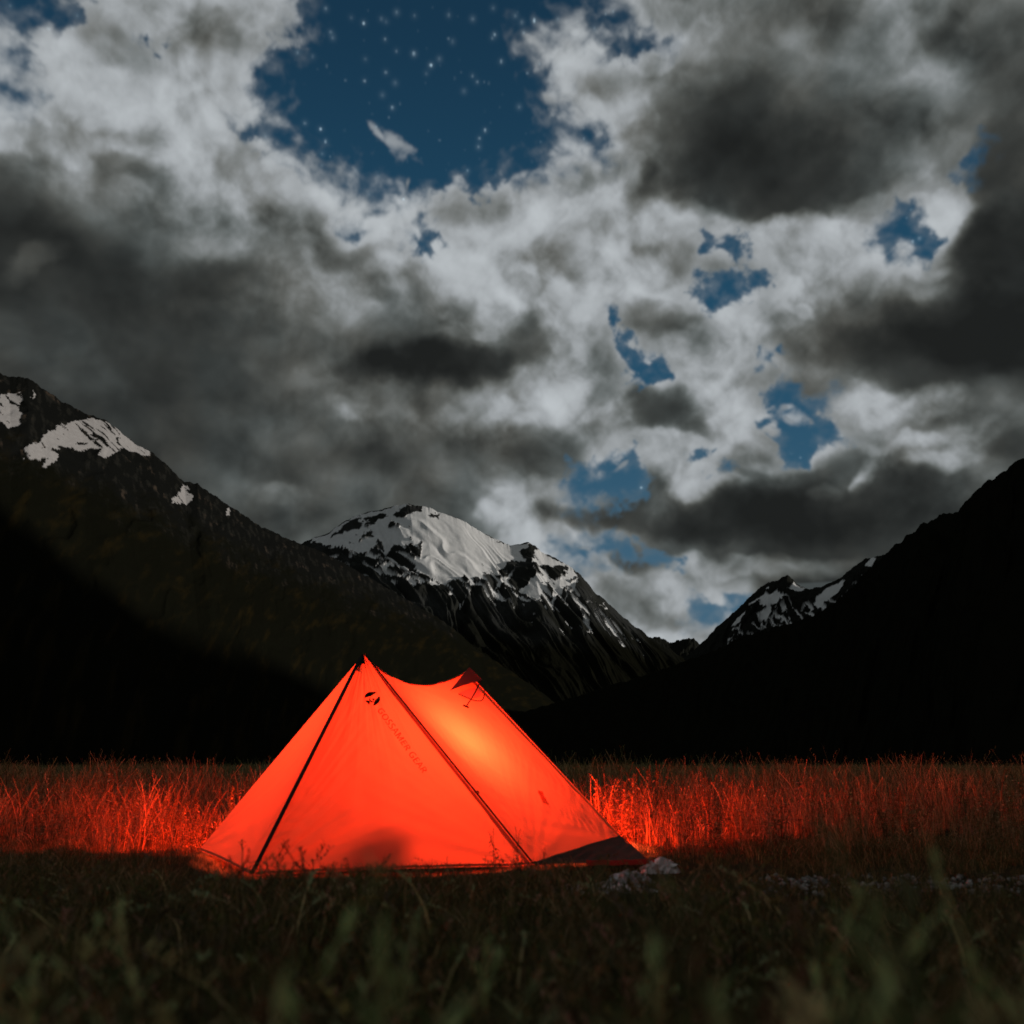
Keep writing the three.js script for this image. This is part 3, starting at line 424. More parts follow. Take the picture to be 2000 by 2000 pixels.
const OUT_FRONT = normalOf(PEAK_A, FOOT_Z, CORNER_C), OUT_DOOR = normalOf(PEAK_A, CORNER_L, FOOT_Z), OUT_ROOF = normalOf(PEAK_A, CORNER_C, PEAK_B), OUT_BACK = normalOf(PEAK_A, PEAK_B, CORNER_L), OUT_END = normalOf(PEAK_B, CORNER_R, FOOT_Y), OUT_END2 = normalOf(PEAK_B, FOOT_Y, CORNER_K);
const front = gable(PEAK_A, FOOT_Z, CORNER_C, OUT_FRONT, 0.03), door = gable(PEAK_A, CORNER_L, FOOT_Z, OUT_DOOR, 0.02), roof = slope(CORNER_C, CORNER_R, OUT_ROOF, 0.006), rear = slope(CORNER_L, CORNER_K, OUT_BACK, 0.05), end = gable(PEAK_B, CORNER_R, FOOT_Y, OUT_END, 0.02), end2 = gable(PEAK_B, FOOT_Y, CORNER_K, OUT_END2, 0.02);
function ribbon(points, width, out, lift) {      // flat tape along points, lying on the cloth
  const pos = [], index = [], n = points.length;
  for (let i = 0; i < n; i++) {
    const d = points[Math.min(n - 1, i + 1)].clone().sub(points[Math.max(0, i - 1)]).normalize(), side = d.clone().cross(out).normalize().multiplyScalar(width / 2), p = points[i].clone().addScaledVector(out, lift);
    for (const [k, h] of [[-1, 0], [1, 0], [1, -0.0025], [-1, -0.0025]]) { const q = p.clone().addScaledVector(side, k).addScaledVector(out, h); pos.push(q.x, q.y, q.z); }
  }
  for (let i = 0; i < n - 1; i++) for (let k = 0; k < 4; k++) { const a = i * 4 + k, b = i * 4 + (k + 1) % 4; index.push(a, a + 4, b, b, a + 4, b + 4); }
  index.push(0, 1, 2, 0, 2, 3, n * 4 - 4, n * 4 - 2, n * 4 - 3, n * 4 - 4, n * 4 - 1, n * 4 - 2);
  const g = new THREE.BufferGeometry(); g.setAttribute('position', new THREE.Float32BufferAttribute(pos, 3)); g.setIndex(index); const f = g.toNonIndexed(); f.computeVertexNormals(); return f;
}
const trace = (f, n, a = 0, b = 1) => Array.from({ length: n + 1 }, (_, i) => f(lerp(a, b, i / n)));
const tube = (points, radius, segments = 24, sides = 6) => new THREE.TubeGeometry(new THREE.CatmullRomCurve3(points), segments, radius, sides, false);

const tent = new THREE.Group();
tag(tent, 'tent', 'glowing orange two-pole tent pitched in the grass, lit from inside', 'tent');
part(tent, 'door_panel', cloth(door, 36, 48), FLY, 'red-lit left half of the porch beyond the black zip');
const frontWall = part(tent, 'front_panel', cloth(front, 56, 56), FLY);
const roofPanel = part(tent, 'roof_panel', cloth(roof, 64, 56), FLY);
part(tent, 'roof_panel', cloth((u, v) => rear(u, v * 0.6), 40, 30), FLY);
part(tent, 'rear_spill_panel', cloth((u, v) => rear(u, 0.6 + 0.4 * v), 30, 14), SPILL_FILM, 'unseen sheer red panel added on the far side to let red light onto the grass');  // hidden side, made nearly clear to redden the grass left of the tent
part(tent, 'end_panel', cloth((u, v) => end(u * 0.06, v), 4, 36), FLY);
part(tent, 'end_panel', cloth(end2, 28, 36), FLY);
part(tent, 'end_spill_panel', cloth((u, v) => end(0.06 + 0.94 * u, v), 20, 36), SPILL_FILM, 'unseen sheer red panel added at the far end to let red light onto the grass');  // added out of view; tints the lantern light falling on the grass at right
part(tent, 'zip', ribbon(trace((t) => front(0, 0.03 + 0.965 * t), 28), 0.027, OUT_FRONT.clone().add(OUT_DOOR).normalize(), 0.012), TAPE, 'black zip running down the porch');
const seamOut = OUT_FRONT.clone().add(OUT_ROOF).normalize();
part(tent, 'seam', ribbon(trace((t) => front(1, 0.01 + 0.985 * t), 28), 0.013, seamOut, 0.012), WEB);
part(tent, 'seam_allowance', cloth((u, v) => front(1 - 0.004 - 0.02 * u * (0.4 + 0.6 * v) / Math.max(0.15, v), 0.05 + 0.945 * v).addScaledVector(OUT_FRONT, 0.004), 3, 30), FLY_DOUBLE);
part(tent, 'seam', ribbon(trace((t) => roof(1, t), 28), 0.009, OUT_ROOF.clone().add(OUT_END).normalize(), 0.01), WEB);
part(tent, 'seam_allowance', cloth((u, v) => roof(0.962 + 0.022 * u, v).addScaledVector(OUT_ROOF, 0.004), 3, 30), fabric('orange nylon, lapped seam', 0.6, 0.22, 0.08, 0.2));
part(tent, 'hem', ribbon(trace((t) => front(0.01 + 0.98 * t, 0.992), 28), 0.012, OUT_FRONT, 0.005), FLY_DOUBLE);
part(tent, 'hem', ribbon(trace((t) => roof(0.01 + 0.98 * t, 0.994), 28), 0.01, OUT_ROOF, 0.005), FLY_DOUBLE);
part(tent, 'hem', ribbon(trace((t) => door(0.01 + 0.98 * t, 0.992), 20), 0.012, OUT_DOOR, 0.005), FLY_DOUBLE);
part(tent, 'ridge_seam', tube(trace((t) => ridgeAt(t), 16), 0.006, 40), FLY_DOUBLE);
{ // peak reinforcement, pole tips and straps
  const cap = cloth((u, v) => (u < 0.5 ? door(0.62 + 0.76 * u, 0.003 + 0.042 * v).addScaledVector(OUT_DOOR, 0.009) : front((u - 0.5) * 1.0, 0.003 + 0.05 * v).addScaledVector(OUT_FRONT, 0.009)), 12, 5);
  part(tent, 'peak_patch', cap, TAPE);
  part(tent, 'hanging_strap', ribbon([V(-0.985, 1.23, -6.46), V(-0.99, 1.19, -6.44), V(-0.985, 1.15, -6.425)].map((p) => p.addScaledVector(OUT_FRONT, 0.0)), 0.022, OUT_FRONT, -0.012), TAPE);
  for (const P of [PEAK_A, PEAK_B]) part(tent, 'pole', tube([V(P.x, -0.02, P.z), V(P.x, 0.6, P.z), V(P.x, P.y - 0.012, P.z)], 0.008, 8, 8), POLE);
  const hoodTop = PEAK_B.clone().addScaledVector(OUT_ROOF, 0.03); hoodTop.y += 0.012;
  const a = roof(0.7, 0.03).addScaledVector(OUT_ROOF, 0.02), b = roof(1.0, 0.085).addScaledVector(OUT_ROOF, 0.045), c = roof(0.7, 0.075).addScaledVector(OUT_ROOF, 0.02);
  part(tent, 'peak_hood', cloth((u, v) => lerpV(hoodTop, lerpV(c, b, u), v).lerp(lerpV(hoodTop, a, v), (1 - u) * 0.25).addScaledVector(OUT_ROOF, 0.012 * Math.sin(Math.PI * u) * v), 14, 12), HOOD, 'dark red hood over the far peak');
  part(roofPanel, 'vent_mesh', cloth((u, v) => roof(0.78 + 0.2 * u, 0.095 + (0.055 * v - 0.02 * (1 - u)) * Math.sin(Math.PI * (0.08 + 0.9 * u)) ** 0.5).addScaledVector(OUT_ROOF, 0.006), 12, 6), MESH_WINDOW, 'pale mesh vent under the hood');
  const rim = (k) => trace((t) => roof(0.76 + 0.235 * t, 0.09 + k * 0.06 * Math.sin(Math.PI * t) + 0.03 * t).addScaledVector(OUT_ROOF, 0.012), 10);
  part(roofPanel, 'vent_cord', tube(rim(1), 0.0035, 24), WEB);
  part(roofPanel, 'vent_strut', tube([roof(1.0, 0.08).addScaledVector(OUT_ROOF, 0.04), roof(0.86, 0.125).addScaledVector(OUT_ROOF, 0.03), roof(0.73, 0.165).addScaledVector(OUT_ROOF, 0.012)], 0.005, 12), WEB);
  part(roofPanel, 'vent_strut', tube([roof(0.715, 0.155).addScaledVector(OUT_ROOF, 0.012), roof(0.74, 0.175).addScaledVector(OUT_ROOF, 0.012)], 0.006, 4), WEB);
  part(roofPanel, 'label_patch', cloth((u, v) => roof(0.60 + 0.03 * u + 0.06 * v, 0.745 - 0.07 * v + 0.012 * u).addScaledVector(OUT_ROOF, 0.003), 4, 8), fabric('orange label patch', 0.7, 0.2, 0.07, 0.6));
  part(tent, 'line_toggle', new THREE.TorusGeometry(0.007, 0.004, 6, 12), WEB).position.copy(front(1, 0.69).addScaledVector(seamOut, 0.02));
}
{ // floor, ground flap and lines
  const low = [CORNER_L, FOOT_Z, CORNER_C, CORNER_R, FOOT_Y, CORNER_K].map((p) => new THREE.Vector2(p.x, -p.z)), mid = low.reduce((a, p) => a.add(p), new THREE.Vector2()).divideScalar(6);
  const shape = new THREE.Shape(low.map((p) => p.clone().lerp(mid, 0.12))), g = new THREE.ExtrudeGeometry(shape, { depth: 0.012, bevelEnabled: false });
  g.rotateX(-Math.PI / 2); g.translate(0, 0.004, 0);
  part(tent, 'floor', g, FLOOR);
  const D = V(0.8, 0.02, -6.05), flap = (u, v) => { const top = roof(u, 0.985).addScaledVector(OUT_ROOF, -0.004), low2 = lerpV(V(0.16, 0.012, -6.02), D, u), p = lerpV(top, low2, v); p.y += 0.012 * noise2(u * 5, v * 4) * Math.sin(Math.PI * v) - 0.02 * Math.sin(Math.PI * v) * Math.sin(Math.PI * u); return p; };
  part(tent, 'ground_flap', cloth(flap, 24, 16), APRON, 'dark flap pegged out beneath the lifted hem');
  part(tent, 'guy_line', tube([CORNER_R, lerpV(CORNER_R, D, 0.5), D], 0.0035, 8), WEB);
  part(tent, 'floor_edge', ribbon(trace((t) => V(lerp(0.42, 0.86, t), 0.028 + 0.006 * noise2(t * 6, 2), lerp(-5.9, -5.98, t)), 12), 0.03, V(0, 0.5, 0.86).normalize(), 0.004), fabric('red floor edge', 0.6, 0.04, 0.03, 0.3));
  for (const [p, s] of [[FOOT_Z, [-0.03, 0, 0.06]], [CORNER_C, [0.03, 0, 0.05]], [CORNER_L, [-0.06, 0, 0.01]], [D, [0.02, 0, 0.02]]]) {
    const q = p.clone().add(V(...s)); part(tent, 'tent_peg', tube([V(q.x, -0.05, q.z), V(q.x, 0.03, q.z), V(q.x + 0.012, 0.035, q.z + 0.006)], 0.003, 6), POLE);
  }
}
{ // the print on the front panel
  const E1 = FOOT_Z.clone().sub(PEAK_A), E2 = CORNER_C.clone().sub(PEAK_A), n = E1.clone().cross(E2), nn = n.lengthSq();
  const onPanel = (p) => { const d = p.clone().sub(PEAK_A), b = d.clone().cross(E2).dot(n) / nn, c = E1.clone().cross(d).dot(n) / nn, v = b + c; return front(c / Math.max(1e-6, v), v).addScaledVector(OUT_FRONT, 0.0035); };
  const start = V(-0.842, 0.907, -6.338), stop = V(-0.537, 0.511, -6.208), right = stop.clone().sub(start).normalize(), up = OUT_FRONT.clone().cross(right).normalize();
  const lay = (g, origin, size) => { const p = g.attributes.position; for (let i = 0; i < p.count; i++) { const q = onPanel(origin.clone().addScaledVector(right, p.getX(i) * size).addScaledVector(up, p.getY(i) * size)); p.setXYZ(i, q.x, q.y, q.z); } g.deleteAttribute('uv'); g.computeVertexNormals(); return g; };
  const font = await new FontLoader().loadAsync('fonts/droid/droid_sans_regular.typeface.json');
  const word = 'GOSSAMER GEAR', shapes = font.generateShapes(word, 1), raw = new THREE.ShapeGeometry(shapes, 6); raw.computeBoundingBox();
  const bb = raw.boundingBox, size = stop.distanceTo(start) / (bb.max.x - bb.min.x);
  const squeeze = raw.clone(); squeeze.translate(-bb.min.x, -0.36, 0); squeeze.scale(1, 0.82, 1);
  part(frontWall, 'lettering', lay(squeeze, start, size), fabric('faded print', 0.4, 0.06, 0.02, 0.4), 'faded brown lettering down the front panel');
  // the round mark above it: two black crescents round a small ring and dot
  const arc = (r0, r1, a0, a1, ox = 0, oy = 0) => { const s = new THREE.Shape(), o = []; for (let i = 0; i <= 18; i++) { const a = lerp(a0, a1, i / 18) * DEG, k = Math.sin(Math.PI * i / 18) ** 0.6; o.push([a, k]); } o.forEach(([a], i) => s[i ? 'lineTo' : 'moveTo'](ox + Math.cos(a) * r1, oy + Math.sin(a) * r1)); o.reverse().forEach(([a, k]) => { const r = lerp(r1 * 0.97, r0, k); s.lineTo(ox + Math.cos(a) * r, oy + Math.sin(a) * r); }); return s; };
  const dot = (r, ox, oy) => { const s = new THREE.Shape(); s.absarc(ox, oy, r, 0, Math.PI * 2); return s; };
  const tilt = 50;   // the mark stands upright while the lettering runs down the seam
  const mark = new THREE.ShapeGeometry([arc(0.42, 1, 65 + tilt, 190 + tilt), arc(0.42, 1, -75 + tilt, 30 + tilt), arc(0.2, 0.42, 150 + tilt, 330 + tilt, 0.1, -0.05), dot(0.17, 0.16, 0.1), arc(0.5, 0.98, 212 + tilt, 258 + tilt)], 10);
  part(frontWall, 'emblem', lay(mark, V(-0.89, 0.976, -6.361), 0.05), matte('black print', 0.012, 0.008, 0.008), 'round black mark near the peak');
}
shade(tent);

// ---------------------------------------------------------------- what stands inside
const LAMP_COLOR = new THREE.Color(1.0, 0.11, 0.045);
{
  const lamp = new THREE.Group();
  lamp.position.set(-0.58, 0.02, -7.12);
  tag(lamp, 'lantern', 'small glowing camping lantern standing inside the orange tent', 'lantern');
  part(lamp, 'base', new THREE.LatheGeometry([[0, 0], [0.06, 0], [0.06, 0.02], [0.02, 0.03], [0.012, 0.34], [0.034, 0.35], [0.036, 0.375], [0, 0.375]].map(([x, y]) => new THREE.Vector2(x, y)), 20), matte('lantern stand', 0.06, 0.06, 0.06, 0.5));
  const glow = new THREE.MeshStandardMaterial({ color: 0xffffff, emissive: LAMP_COLOR, emissiveIntensity: 30, roughness: 0.6 });
  glow.name = 'lantern glow';
  const globe = part(lamp, 'lamp_globe', new THREE.SphereGeometry(0.08, 20, 14), glow); globe.position.y = 0.455;
  part(lamp, 'cap', new THREE.LatheGeometry([[0.012, 0.53], [0.03, 0.536], [0.02, 0.552], [0, 0.556]].map(([x, y]) => new THREE.Vector2(x, y)), 16), matte('lantern cap', 0.06, 0.06, 0.06, 0.5));
  const light = new THREE.PointLight(LAMP_COLOR, 140);
  light.position.y = 0.455; light.castShadow = true; light.shadow.radius = 4; light.shadow.bias = -0.002; light.name = 'lantern_light';
  lamp.add(light);
  const pack = new THREE.Group();
  pack.position.set(-0.68, 0.018, -6.46); pack.scale.setScalar(0.78); pack.rotation.y = 0.5;
  tag(pack, 'backpack', 'dark backpack inside the tent, a shadow low on the front wall', 'backpack');
  const body = new RoundedBoxGeometry(0.24, 0.3, 0.16, 4, 0.06); body.translate(0, 0.15, 0);
  const dark = matte('dark pack cloth', 0.03, 0.03, 0.035);
  part(pack, 'body', body, dark);
  const lid = new RoundedBoxGeometry(0.2, 0.09, 0.17, 4, 0.04); lid.translate(0.01, 0.325, 0);
  part(pack, 'lid', lid, dark);
  const pocket = new RoundedBoxGeometry(0.17, 0.15, 0.07, 4, 0.03); pocket.translate(0, 0.11, 0.1);
  part(pack, 'pocket', pocket, dark);
  for (const s of [-1, 1]) part(pack, 'strap', tube([V(s * 0.07, 0.28, -0.08), V(s * 0.09, 0.18, -0.125), V(s * 0.08, 0.05, -0.08)], 0.012, 12), dark);
  shade(lamp); shade(pack);
}

// ---------------------------------------------------------------- grass and weeds
const GRASS = new THREE.MeshPhysicalMaterial({ color: 0xffffff, vertexColors: true, roughness: 1, transmission: 0.35, thickness: 0, specularIntensity: 0.1, side: THREE.DoubleSide });
GRASS.name = 'dry grass';
const dice = generator(77), between = (a, b) => a + (b - a) * dice();
class Sward {          // collects blades, seed heads and leaves of one tuft
  constructor() { this.p = []; this.c = []; this.i = []; }
  strip(points, widths, side, color) {
    const base = this.p.length / 3;
    points.forEach((q, k) => { for (const s of [-1, 1]) { this.p.push(q.x + side.x * widths[k] * s, q.y + side.y * widths[k] * s, q.z + side.z * widths[k] * s); this.c.push(...color); } });
    for (let k = 0; k < points.length - 1; k++) { const a = base + k * 2; this.i.push(a, a + 1, a + 2, a + 2, a + 1, a + 3); }
  }
  blade(x, z, h, w, lean, turn, color, head) {
    const dir = V(Math.cos(turn), 0, Math.sin(turn)), side = V(-Math.sin(turn + 0.6), 0, Math.cos(turn + 0.6)), pts = [], ws = [], n = head ? 4 : 5;
    for (let k = 0; k <= n; k++) { const t = k / n, bend = lean * t * t; pts.push(V(x, 0, z).addScaledVector(dir, bend * h).add(V(0, h * (t - 0.35 * lean * t * t * t), 0))); ws.push(w * (head ? 0.55 - 0.25 * t : (1 - t * t) * 0.5 + 0.02)); }
    this.strip(pts, ws, side, color);
    if (head) {
      const top = pts[n], back = pts[n].clone().sub(pts[n - 1]).normalize(), hc = color.map((v) => v * between(0.7, 1.25));
      for (let k = 0; k < head; k++) {
        const a = dice() * 6.28, out = V(Math.cos(a), 0.9, Math.sin(a)).multiplyScalar(between(0.008, 0.022)), s = top.clone().addScaledVector(back, -h * 0.28 * (k / head)), m = s.clone().addScaledVector(out, 0.55), e = s.clone().add(out);
        this.strip([s, m, e], [0.001, between(0.002, 0.0042), 0.0006], V(-Math.sin(a), 0.2, Math.cos(a)), hc);
      }
    }
  }
  leaf(at, dir, length, width, droop, color) {
    const side = V(-dir.z, 0, dir.x).normalize(), pts = [], ws = [];
    for (let k = 0; k <= 4; k++) { const t = k / 4; pts.push(at.clone().addScaledVector(dir, length * t).add(V(0, length * (0.5 * t - droop * t * t), 0))); ws.push(width * Math.sin(Math.PI * (0.06 + 0.94 * t) ** 0.8) * 0.5 + 0.0004); }
    this.strip(pts, ws, side, color);
  }
  geometry() { const g = new THREE.BufferGeometry(); g.setAttribute('position', new THREE.Float32BufferAttribute(this.p, 3)); g.setAttribute('color', new THREE.Float32BufferAttribute(this.c, 3)); g.setIndex(this.i); g.computeVertexNormals(); return g; }
}
const tone = (c, k = 0.3) => { const f = 1 + (dice() - 0.5) * 2 * k; return [c[0] * f, c[1] * f * (1 + (dice() - 0.5) * 0.12), c[2] * f]; };
const STRAW = [0.46, 0.34, 0.17], OLIVE = [0.12, 0.115, 0.045], BROWN = [0.17, 0.125, 0.06], GREEN = [0.075, 0.095, 0.032];
function tallTuft() { const s = new Sward(); for (let k = 0; k < 17; k++) { const head = dice() < 0.4 ? 9 : 0; s.blade(between(-0.09, 0.09), between(-0.09, 0.09), between(0.3, head ? 0.68 : 0.52), between(0.003, 0.006), between(0.1, head ? 0.35 : 0.8), dice() * 6.28, tone(dice() < 0.62 ? STRAW : dice() < 0.5 ? BROWN : OLIVE), head); } return s.geometry(); }
function lowTuft() { const s = new Sward(); for (let k = 0; k < 22; k++) s.blade(between(-0.08, 0.08), between(-0.08, 0.08), between(0.06, 0.2), between(0.0025, 0.005), between(0.2, 1.2), dice() * 6.28, tone(dice() < 0.18 ? STRAW : dice() < 0.6 ? OLIVE : dice() < 0.5 ? BROWN : GREEN, 0.4), 0); return s.geometry(); }
function nearTuft(fine = 1) { const s = new Sward(); for (let k = 0; k < 15; k++) { const head = dice() < 0.35 ? 12 : 0; s.blade(between(-0.08, 0.08), between(-0.08, 0.08), between(0.14, head ? 0.36 : 0.3), between(0.004, 0.009) * fine, between(0.15, 0.9), dice() * 6.28, tone(dice() < 0.2 ? STRAW : dice() < 0.6 ? OLIVE : BROWN, 0.4), head); } return s.geometry(); }
function weedTuft() {
  const s = new Sward();
  for (let k = 0; k < 4; k++) {
    const x = between(-0.07, 0.07), z = between(-0.07, 0.07), h = between(0.32, 0.62), c = tone(BROWN), turn = dice() * 6.28, lean = between(0.05, 0.3);
    s.blade(x, z, h, 0.006, lean, turn, c, 16);
    for (let j = 0; j < 9; j++) { const t = between(0.08, 0.9), a = dice() * 6.28, at = V(x + Math.cos(turn) * lean * t * t * h, h * (t - 0.35 * lean * t * t * t), z + Math.sin(turn) * lean * t * t * h); s.leaf(at, V(Math.cos(a), 0, Math.sin(a)), between(0.035, 0.1) * (1.25 - t * 0.6), between(0.012, 0.026), between(0.2, 1), tone(dice() < 0.55 ? STRAW : BROWN)); }
  }
  return s.geometry();
}
// ground plan of the tent and of the gravel, kept clear
const PLAN = [CORNER_L, FOOT_Z, CORNER_C, V(0.8, 0, -6.0), CORNER_R, FOOT_Y, CORNER_K];
const flatPlan = PLAN.flatMap((p) => [p.x, p.z]);
function clearOfTent(x, z, margin) {
  if (insidePolygon(flatPlan, x, z)) return false;
  for (let i = 0; i < PLAN.length; i++) { const a = PLAN[i], b = PLAN[(i + 1) % PLAN.length], ex = b.x - a.x, ez = b.z - a.z, t = clamp(((x - a.x) * ex + (z - a.z) * ez) / (ex * ex + ez * ez)); if (Math.hypot(x - a.x - ex * t, z - a.z - ez * t) < margin) return false; }
  return true;
}
const gravelAt = (x, z) => smooth(0.5, 0.1, Math.abs(z + 5.18 + 0.05 * (x - 1.9) + 0.12 * noise2(x * 1.3, 5))) * smooth(0.95, 1.5, x) * clamp(0.5 + 0.9 * noise2(x * 2.6, z * 5));
const trodden = (s) => (clearOfTent(s.x, s.z, 0.75) ? 1 : 0.55) * (s.x > 0.8 ? lerp(1, 0.55, smooth(2.6, 3.6, -s.z) * smooth(6.6, 5.6, -s.z)) : 1), nearPlastic = (s) => Math.hypot((s.x - 0.56) / 0.36, (s.z + 5.1) / 0.42) > 1;      // flattened round the tent
function sow(name, label, category, variants, spots) {
  const all = new THREE.Group(); all.name = numbered(name); all.userData = { kind: 'stuff', label, category }; scene.add(all);
  variants.forEach((g, k) => {
    const mine = spots.filter((_, i) => i % variants.length === k), mesh = new THREE.InstancedMesh(g, GRASS, mine.length), o = new THREE.Object3D(), c = new THREE.Color();
    mine.forEach((s, i) => { o.position.set(s.x, s.y ?? -0.01, s.z); o.rotation.set(between(-0.12, 0.12), dice() * 6.28, between(-0.12, 0.12)); const w = s.k * between(0.85, 1.2); o.scale.set(w * (s.wide ?? 1), s.k * between(0.8, 1.15) * (s.tall ?? 1), w * (s.wide ?? 1)); o.updateMatrix(); mesh.setMatrixAt(i, o.matrix); const f = between(0.65, 1.15); mesh.setColorAt(i, c.setRGB(f, f * between(0.93, 1.03), f * between(0.85, 1.05))); });
    mesh.name = 'tufts'; mesh.userData = { kind: 'stuff' }; mesh.castShadow = mesh.receiveShadow = true;
    all.add(mesh);
  });
}
const wedge = (z, extra) => (-z * 0.56 + extra) * 2;
function scatter(z0, z1, perMetre, extra, keep) {    // even scatter over the ground in front of the camp
  const out = [];
  for (let z = z0; z < z1; z += 0.1 + 0.02 * z) { const d = 0.1 + 0.02 * z, wide = wedge(-z, extra), n = wide * d * perMetre(z); for (let k = 0; k < n + dice() - 0.5; k++) { const s = { x: between(-wide / 2, wide / 2), z: -z - dice() * d, k: 1 }; if (keep(s)) out.push(s); } }
  return out;
}
const clumps = (s) => dice() < 0.36 + 1.15 * noise2(s.x * 1.25 + 40, s.z * 1.25);     // the grass stands in clumps with gaps
// the standing meadow: starts beside and behind the tent and runs to the foot of the slopes
const edgeOfMeadow = (x) => (x < -1.5 ? 7.2 + 0.5 * noise2(x * 1.3, 3) : x > 0.5 ? 6.85 + 0.4 * noise2(x * 1.1, 8) + 0.28 * Math.max(0, x - 1) : 8.3);
sow('meadow_grass', 'tall dry meadow grass behind the tent', 'grass', [tallTuft(), tallTuft(), tallTuft(), tallTuft()], [
  ...scatter(6, 16, (z) => (z < 11 ? 60 : 90), 2.5, (s) => -s.z > edgeOfMeadow(s.x) - 1.1 * dice() ** 3 && clearOfTent(s.x, s.z, 0.14) && clumps(s) && (s.k = lerp(0.6, 0.95, smooth(8, 12.5, -s.z)) + 0.26 * noise2(s.x * 0.9, s.z * 0.9) + 0.16 * noise2(s.x * 2.6, s.z * 2.6))),
  ...scatter(16, 45, (z) => 26, 3, (s) => (s.k = 1.0 + 0.15 * noise2(s.x * 0.3, s.z * 0.3))),
  ...scatter(45, 160, (z) => 2.2, 6, (s) => (s.k = 1.15 + 0.12 * noise2(s.x * 0.1, s.z * 0.1)) && (s.wide = 2.2)),
]);
sow('meadow_weeds', 'leafy dry weeds standing in the red light beside the tent', 'weeds', [weedTuft(), weedTuft(), weedTuft()], scatter(6.3, 13, (z) => 26, 1.5, (s) => -s.z > edgeOfMeadow(s.x) - 0.1 && clearOfTent(s.x, s.z, 0.12) && noise2(s.x * 0.9 + 3, s.z * 0.9) > -0.25 && (s.k = 0.72 + 0.3 * noise2(s.x * 1.3, s.z * 1.3))));
sow('short_grass', 'short dark grass in front of the tent', 'grass', [lowTuft(), lowTuft(), lowTuft()], scatter(2, 8.5, (z) => 150, 1, (s) => -s.z < edgeOfMeadow(s.x) + 0.6 && clearOfTent(s.x, s.z, -s.z > 5 && s.x < 0.3 ? 0.02 : 0.03) && dice() > gravelAt(s.x, s.z) * 1.15 && nearPlastic(s) && (s.k = (0.75 + 0.3 * noise2(s.x * 1.5, s.z * 1.5)) * trodden(s))));
sow('foreground_grass', 'dark seeding grass close to the camera', 'grass', [nearTuft(), nearTuft(), nearTuft()], [
  ...scatter(0.75, 2.2, (z) => 120, 0.5, (s) => (s.k = (0.8 + 0.3 * noise2(s.x * 2, s.z * 2)) * Math.min(1, 0.55 + 0.3 * -s.z))),
  ...scatter(2.2, 5.2, (z) => 34, 0.8, (s) => clearOfTent(s.x, s.z, 0.3) && dice() > gravelAt(s.x, s.z) * 1.3 && (s.k = (0.85 + 0.35 * noise2(s.x * 1.4, s.z * 1.4)) * lerp(1, 0.6, smooth(3, 5, -s.z)) * trodden(s)) && nearPlastic(s)),
]);
{ // a few taller stalks near the lens, and sprigs against the tent wall
  const stalks = [...Array.from({ length: 70 }, () => [between(-0.95, 0.95), between(-1.35, -0.72), between(0.95, 1.3)]), ...Array.from({ length: 150 }, () => [between(-0.6, 0.6), between(-0.9, -0.5), between(1.15, 1.42)]).filter(([x, z]) => Math.abs(x) < -z * 0.75), [-0.37, -1.25, 1.3], [-0.155, -1.3, 1.25], [-0.39, -1.5, 1.25], [-0.19, -1.32, 1.15], [-0.2, -2.3, 1.0]].map(([x, z, k]) => ({ x, z, k }));
  const sprigs = [[-0.08, -5.93, 0.4], [0.02, -5.96, 0.45]].map(([x, z, k]) => ({ x, z, k }));
  sow('tall_stalks', 'blurred tall stalks in front of the tent', 'grass', [nearTuft(0.6), nearTuft(0.6), nearTuft(0.6)], stalks);
  sow('sprigs', 'small leafy sprigs against the foot of the front wall', 'weeds', [weedTuft()], sprigs);
}

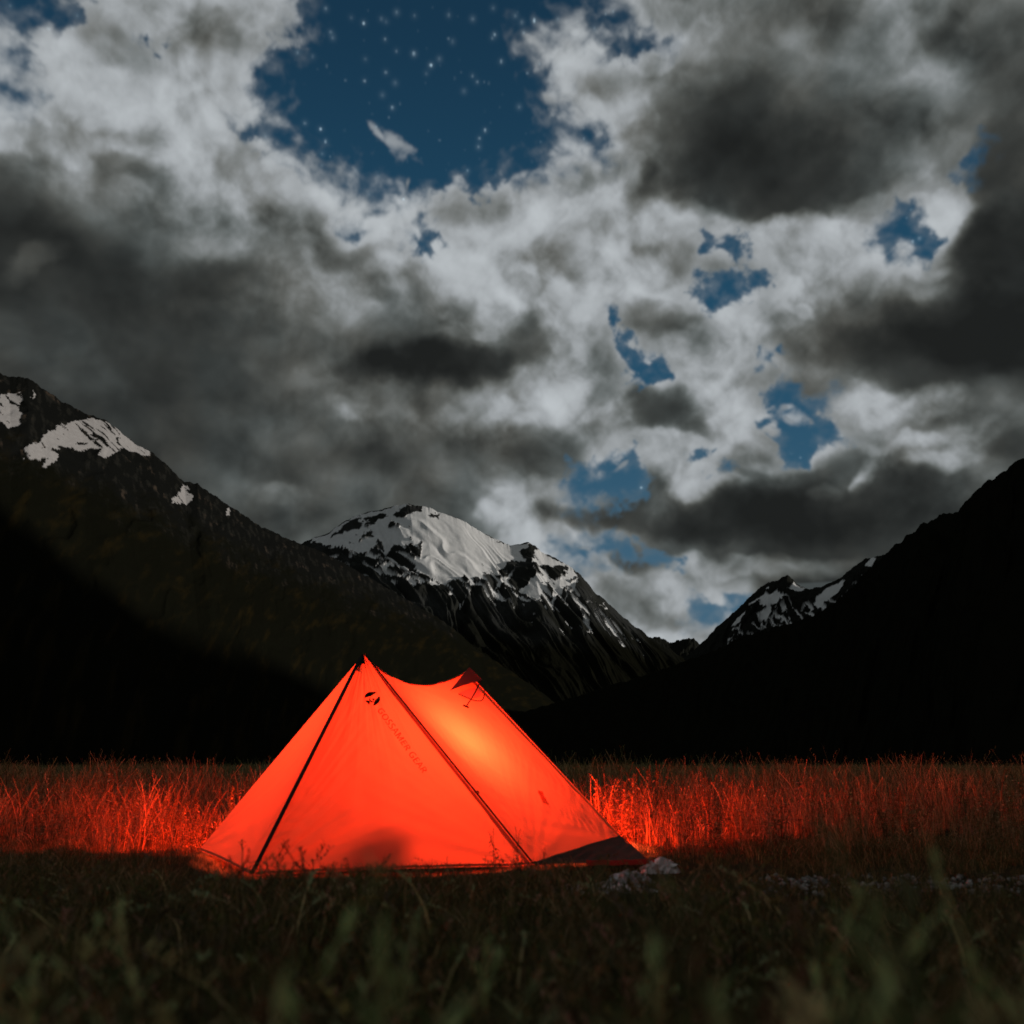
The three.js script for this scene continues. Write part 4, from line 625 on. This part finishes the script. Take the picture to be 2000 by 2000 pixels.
// ---------------------------------------------------------------- gravel at the right
{
  const stones = []; for (let k = 0; k < 3; k++) { const g = new THREE.IcosahedronGeometry(1, 1), p = g.attributes.position, v = V(0, 0, 0); for (let i = 0; i < p.count; i++) { v.fromBufferAttribute(p, i); const f = 1 + 0.32 * noise3(v.x * 1.2 + k * 9, v.y * 1.2, v.z * 1.2); p.setXYZ(i, v.x * f, v.y * f * 0.6, v.z * f * 0.85); } g.computeVertexNormals(); stones.push(g); }
  const STONE = new THREE.MeshPhysicalMaterial({ color: 0xffffff, roughness: 0.9, specularIntensity: 0.3 }); STONE.name = 'river stone';
  const spots = []; for (let k = 0; k < 5200; k++) { const x = between(0.9, 4.4), z = between(-5.75, -4.5); if (dice() < gravelAt(x, z)) spots.push([x, z]); }
  const all = new THREE.Group(); all.name = 'gravel'; all.userData = { kind: 'stuff', label: 'pale river gravel right of the tent', category: 'gravel' }; scene.add(all);
  stones.forEach((g, k) => {
    const mine = spots.filter((_, i) => i % 3 === k), mesh = new THREE.InstancedMesh(g, STONE, mine.length), o = new THREE.Object3D(), c = new THREE.Color();
    mine.forEach(([x, z], i) => { const s = 0.005 + 0.013 * dice() ** 3; o.position.set(x, s * 0.3 - 0.012, z); o.rotation.set(dice(), dice() * 6.28, dice()); o.scale.setScalar(s); o.updateMatrix(); mesh.setMatrixAt(i, o.matrix); const f = between(0.1, 0.4); mesh.setColorAt(i, c.setRGB(f, f * 0.97, f * 0.9)); });
    mesh.name = 'stones'; mesh.userData = { kind: 'stuff' }; mesh.castShadow = mesh.receiveShadow = true; all.add(mesh);
  });
}

// ---------------------------------------------------------------- crumpled plastic by the tent's right corner
{
  const film = (name, r, g, b, t) => { const m = new THREE.MeshPhysicalMaterial({ color: new THREE.Color().setRGB(r, g, b), roughness: 0.35, transmission: t, thickness: 0, side: THREE.DoubleSide, flatShading: true }); m.name = name; return m; };
  const crumple = (long, deep, high, seed) => { const f = (u, v) => { const x = (u - 0.5) * long, z = (v - 0.5) * deep, w = Math.sin(Math.PI * u) ** 0.4 * Math.sin(Math.PI * v) ** 0.6; return V(x + 0.03 * noise2(u * 5 + seed, v * 4), 0.004 + high * w * (0.55 + 0.5 * (1 - 2 * Math.abs(noise2(u * 4.5 + seed, v * 3.3))) + 0.12 * noise2(u * 9, v * 7 + seed)), z + 0.025 * noise2(u * 6, v * 5 + seed)); }; return cloth(f, 13, 7); };
  const put = (name, label, g, m, x, z, turn) => { const o = new THREE.Mesh(g, m); o.position.set(x, 0.0, z); o.rotation.y = turn; o.castShadow = o.receiveShadow = true; tag(o, name, label, 'plastic sheet'); };
  put('plastic_sheet', 'crumpled pinkish clear plastic sheet lying nearest the grass by the tent corner', crumple(0.46, 0.26, 0.034, 3), film('clear pinkish film', 0.82, 0.7, 0.68, 0.3), 0.42, -4.84, 0.15);
  put('plastic_bag', 'puffed clear plastic bag behind the crumpled sheet', crumple(0.22, 0.2, 0.07, 8), film('clear film', 0.75, 0.76, 0.78, 0.5), 0.57, -5.1, -0.3);
  put('plastic_sheet', 'upright fold of pale pink plastic at the end of the dark flap', crumple(0.2, 0.1, 0.085, 14), film('pale pink film', 0.85, 0.72, 0.7, 0.3), 0.8, -5.62, 0.1);
}

renderer.render(scene, camera);
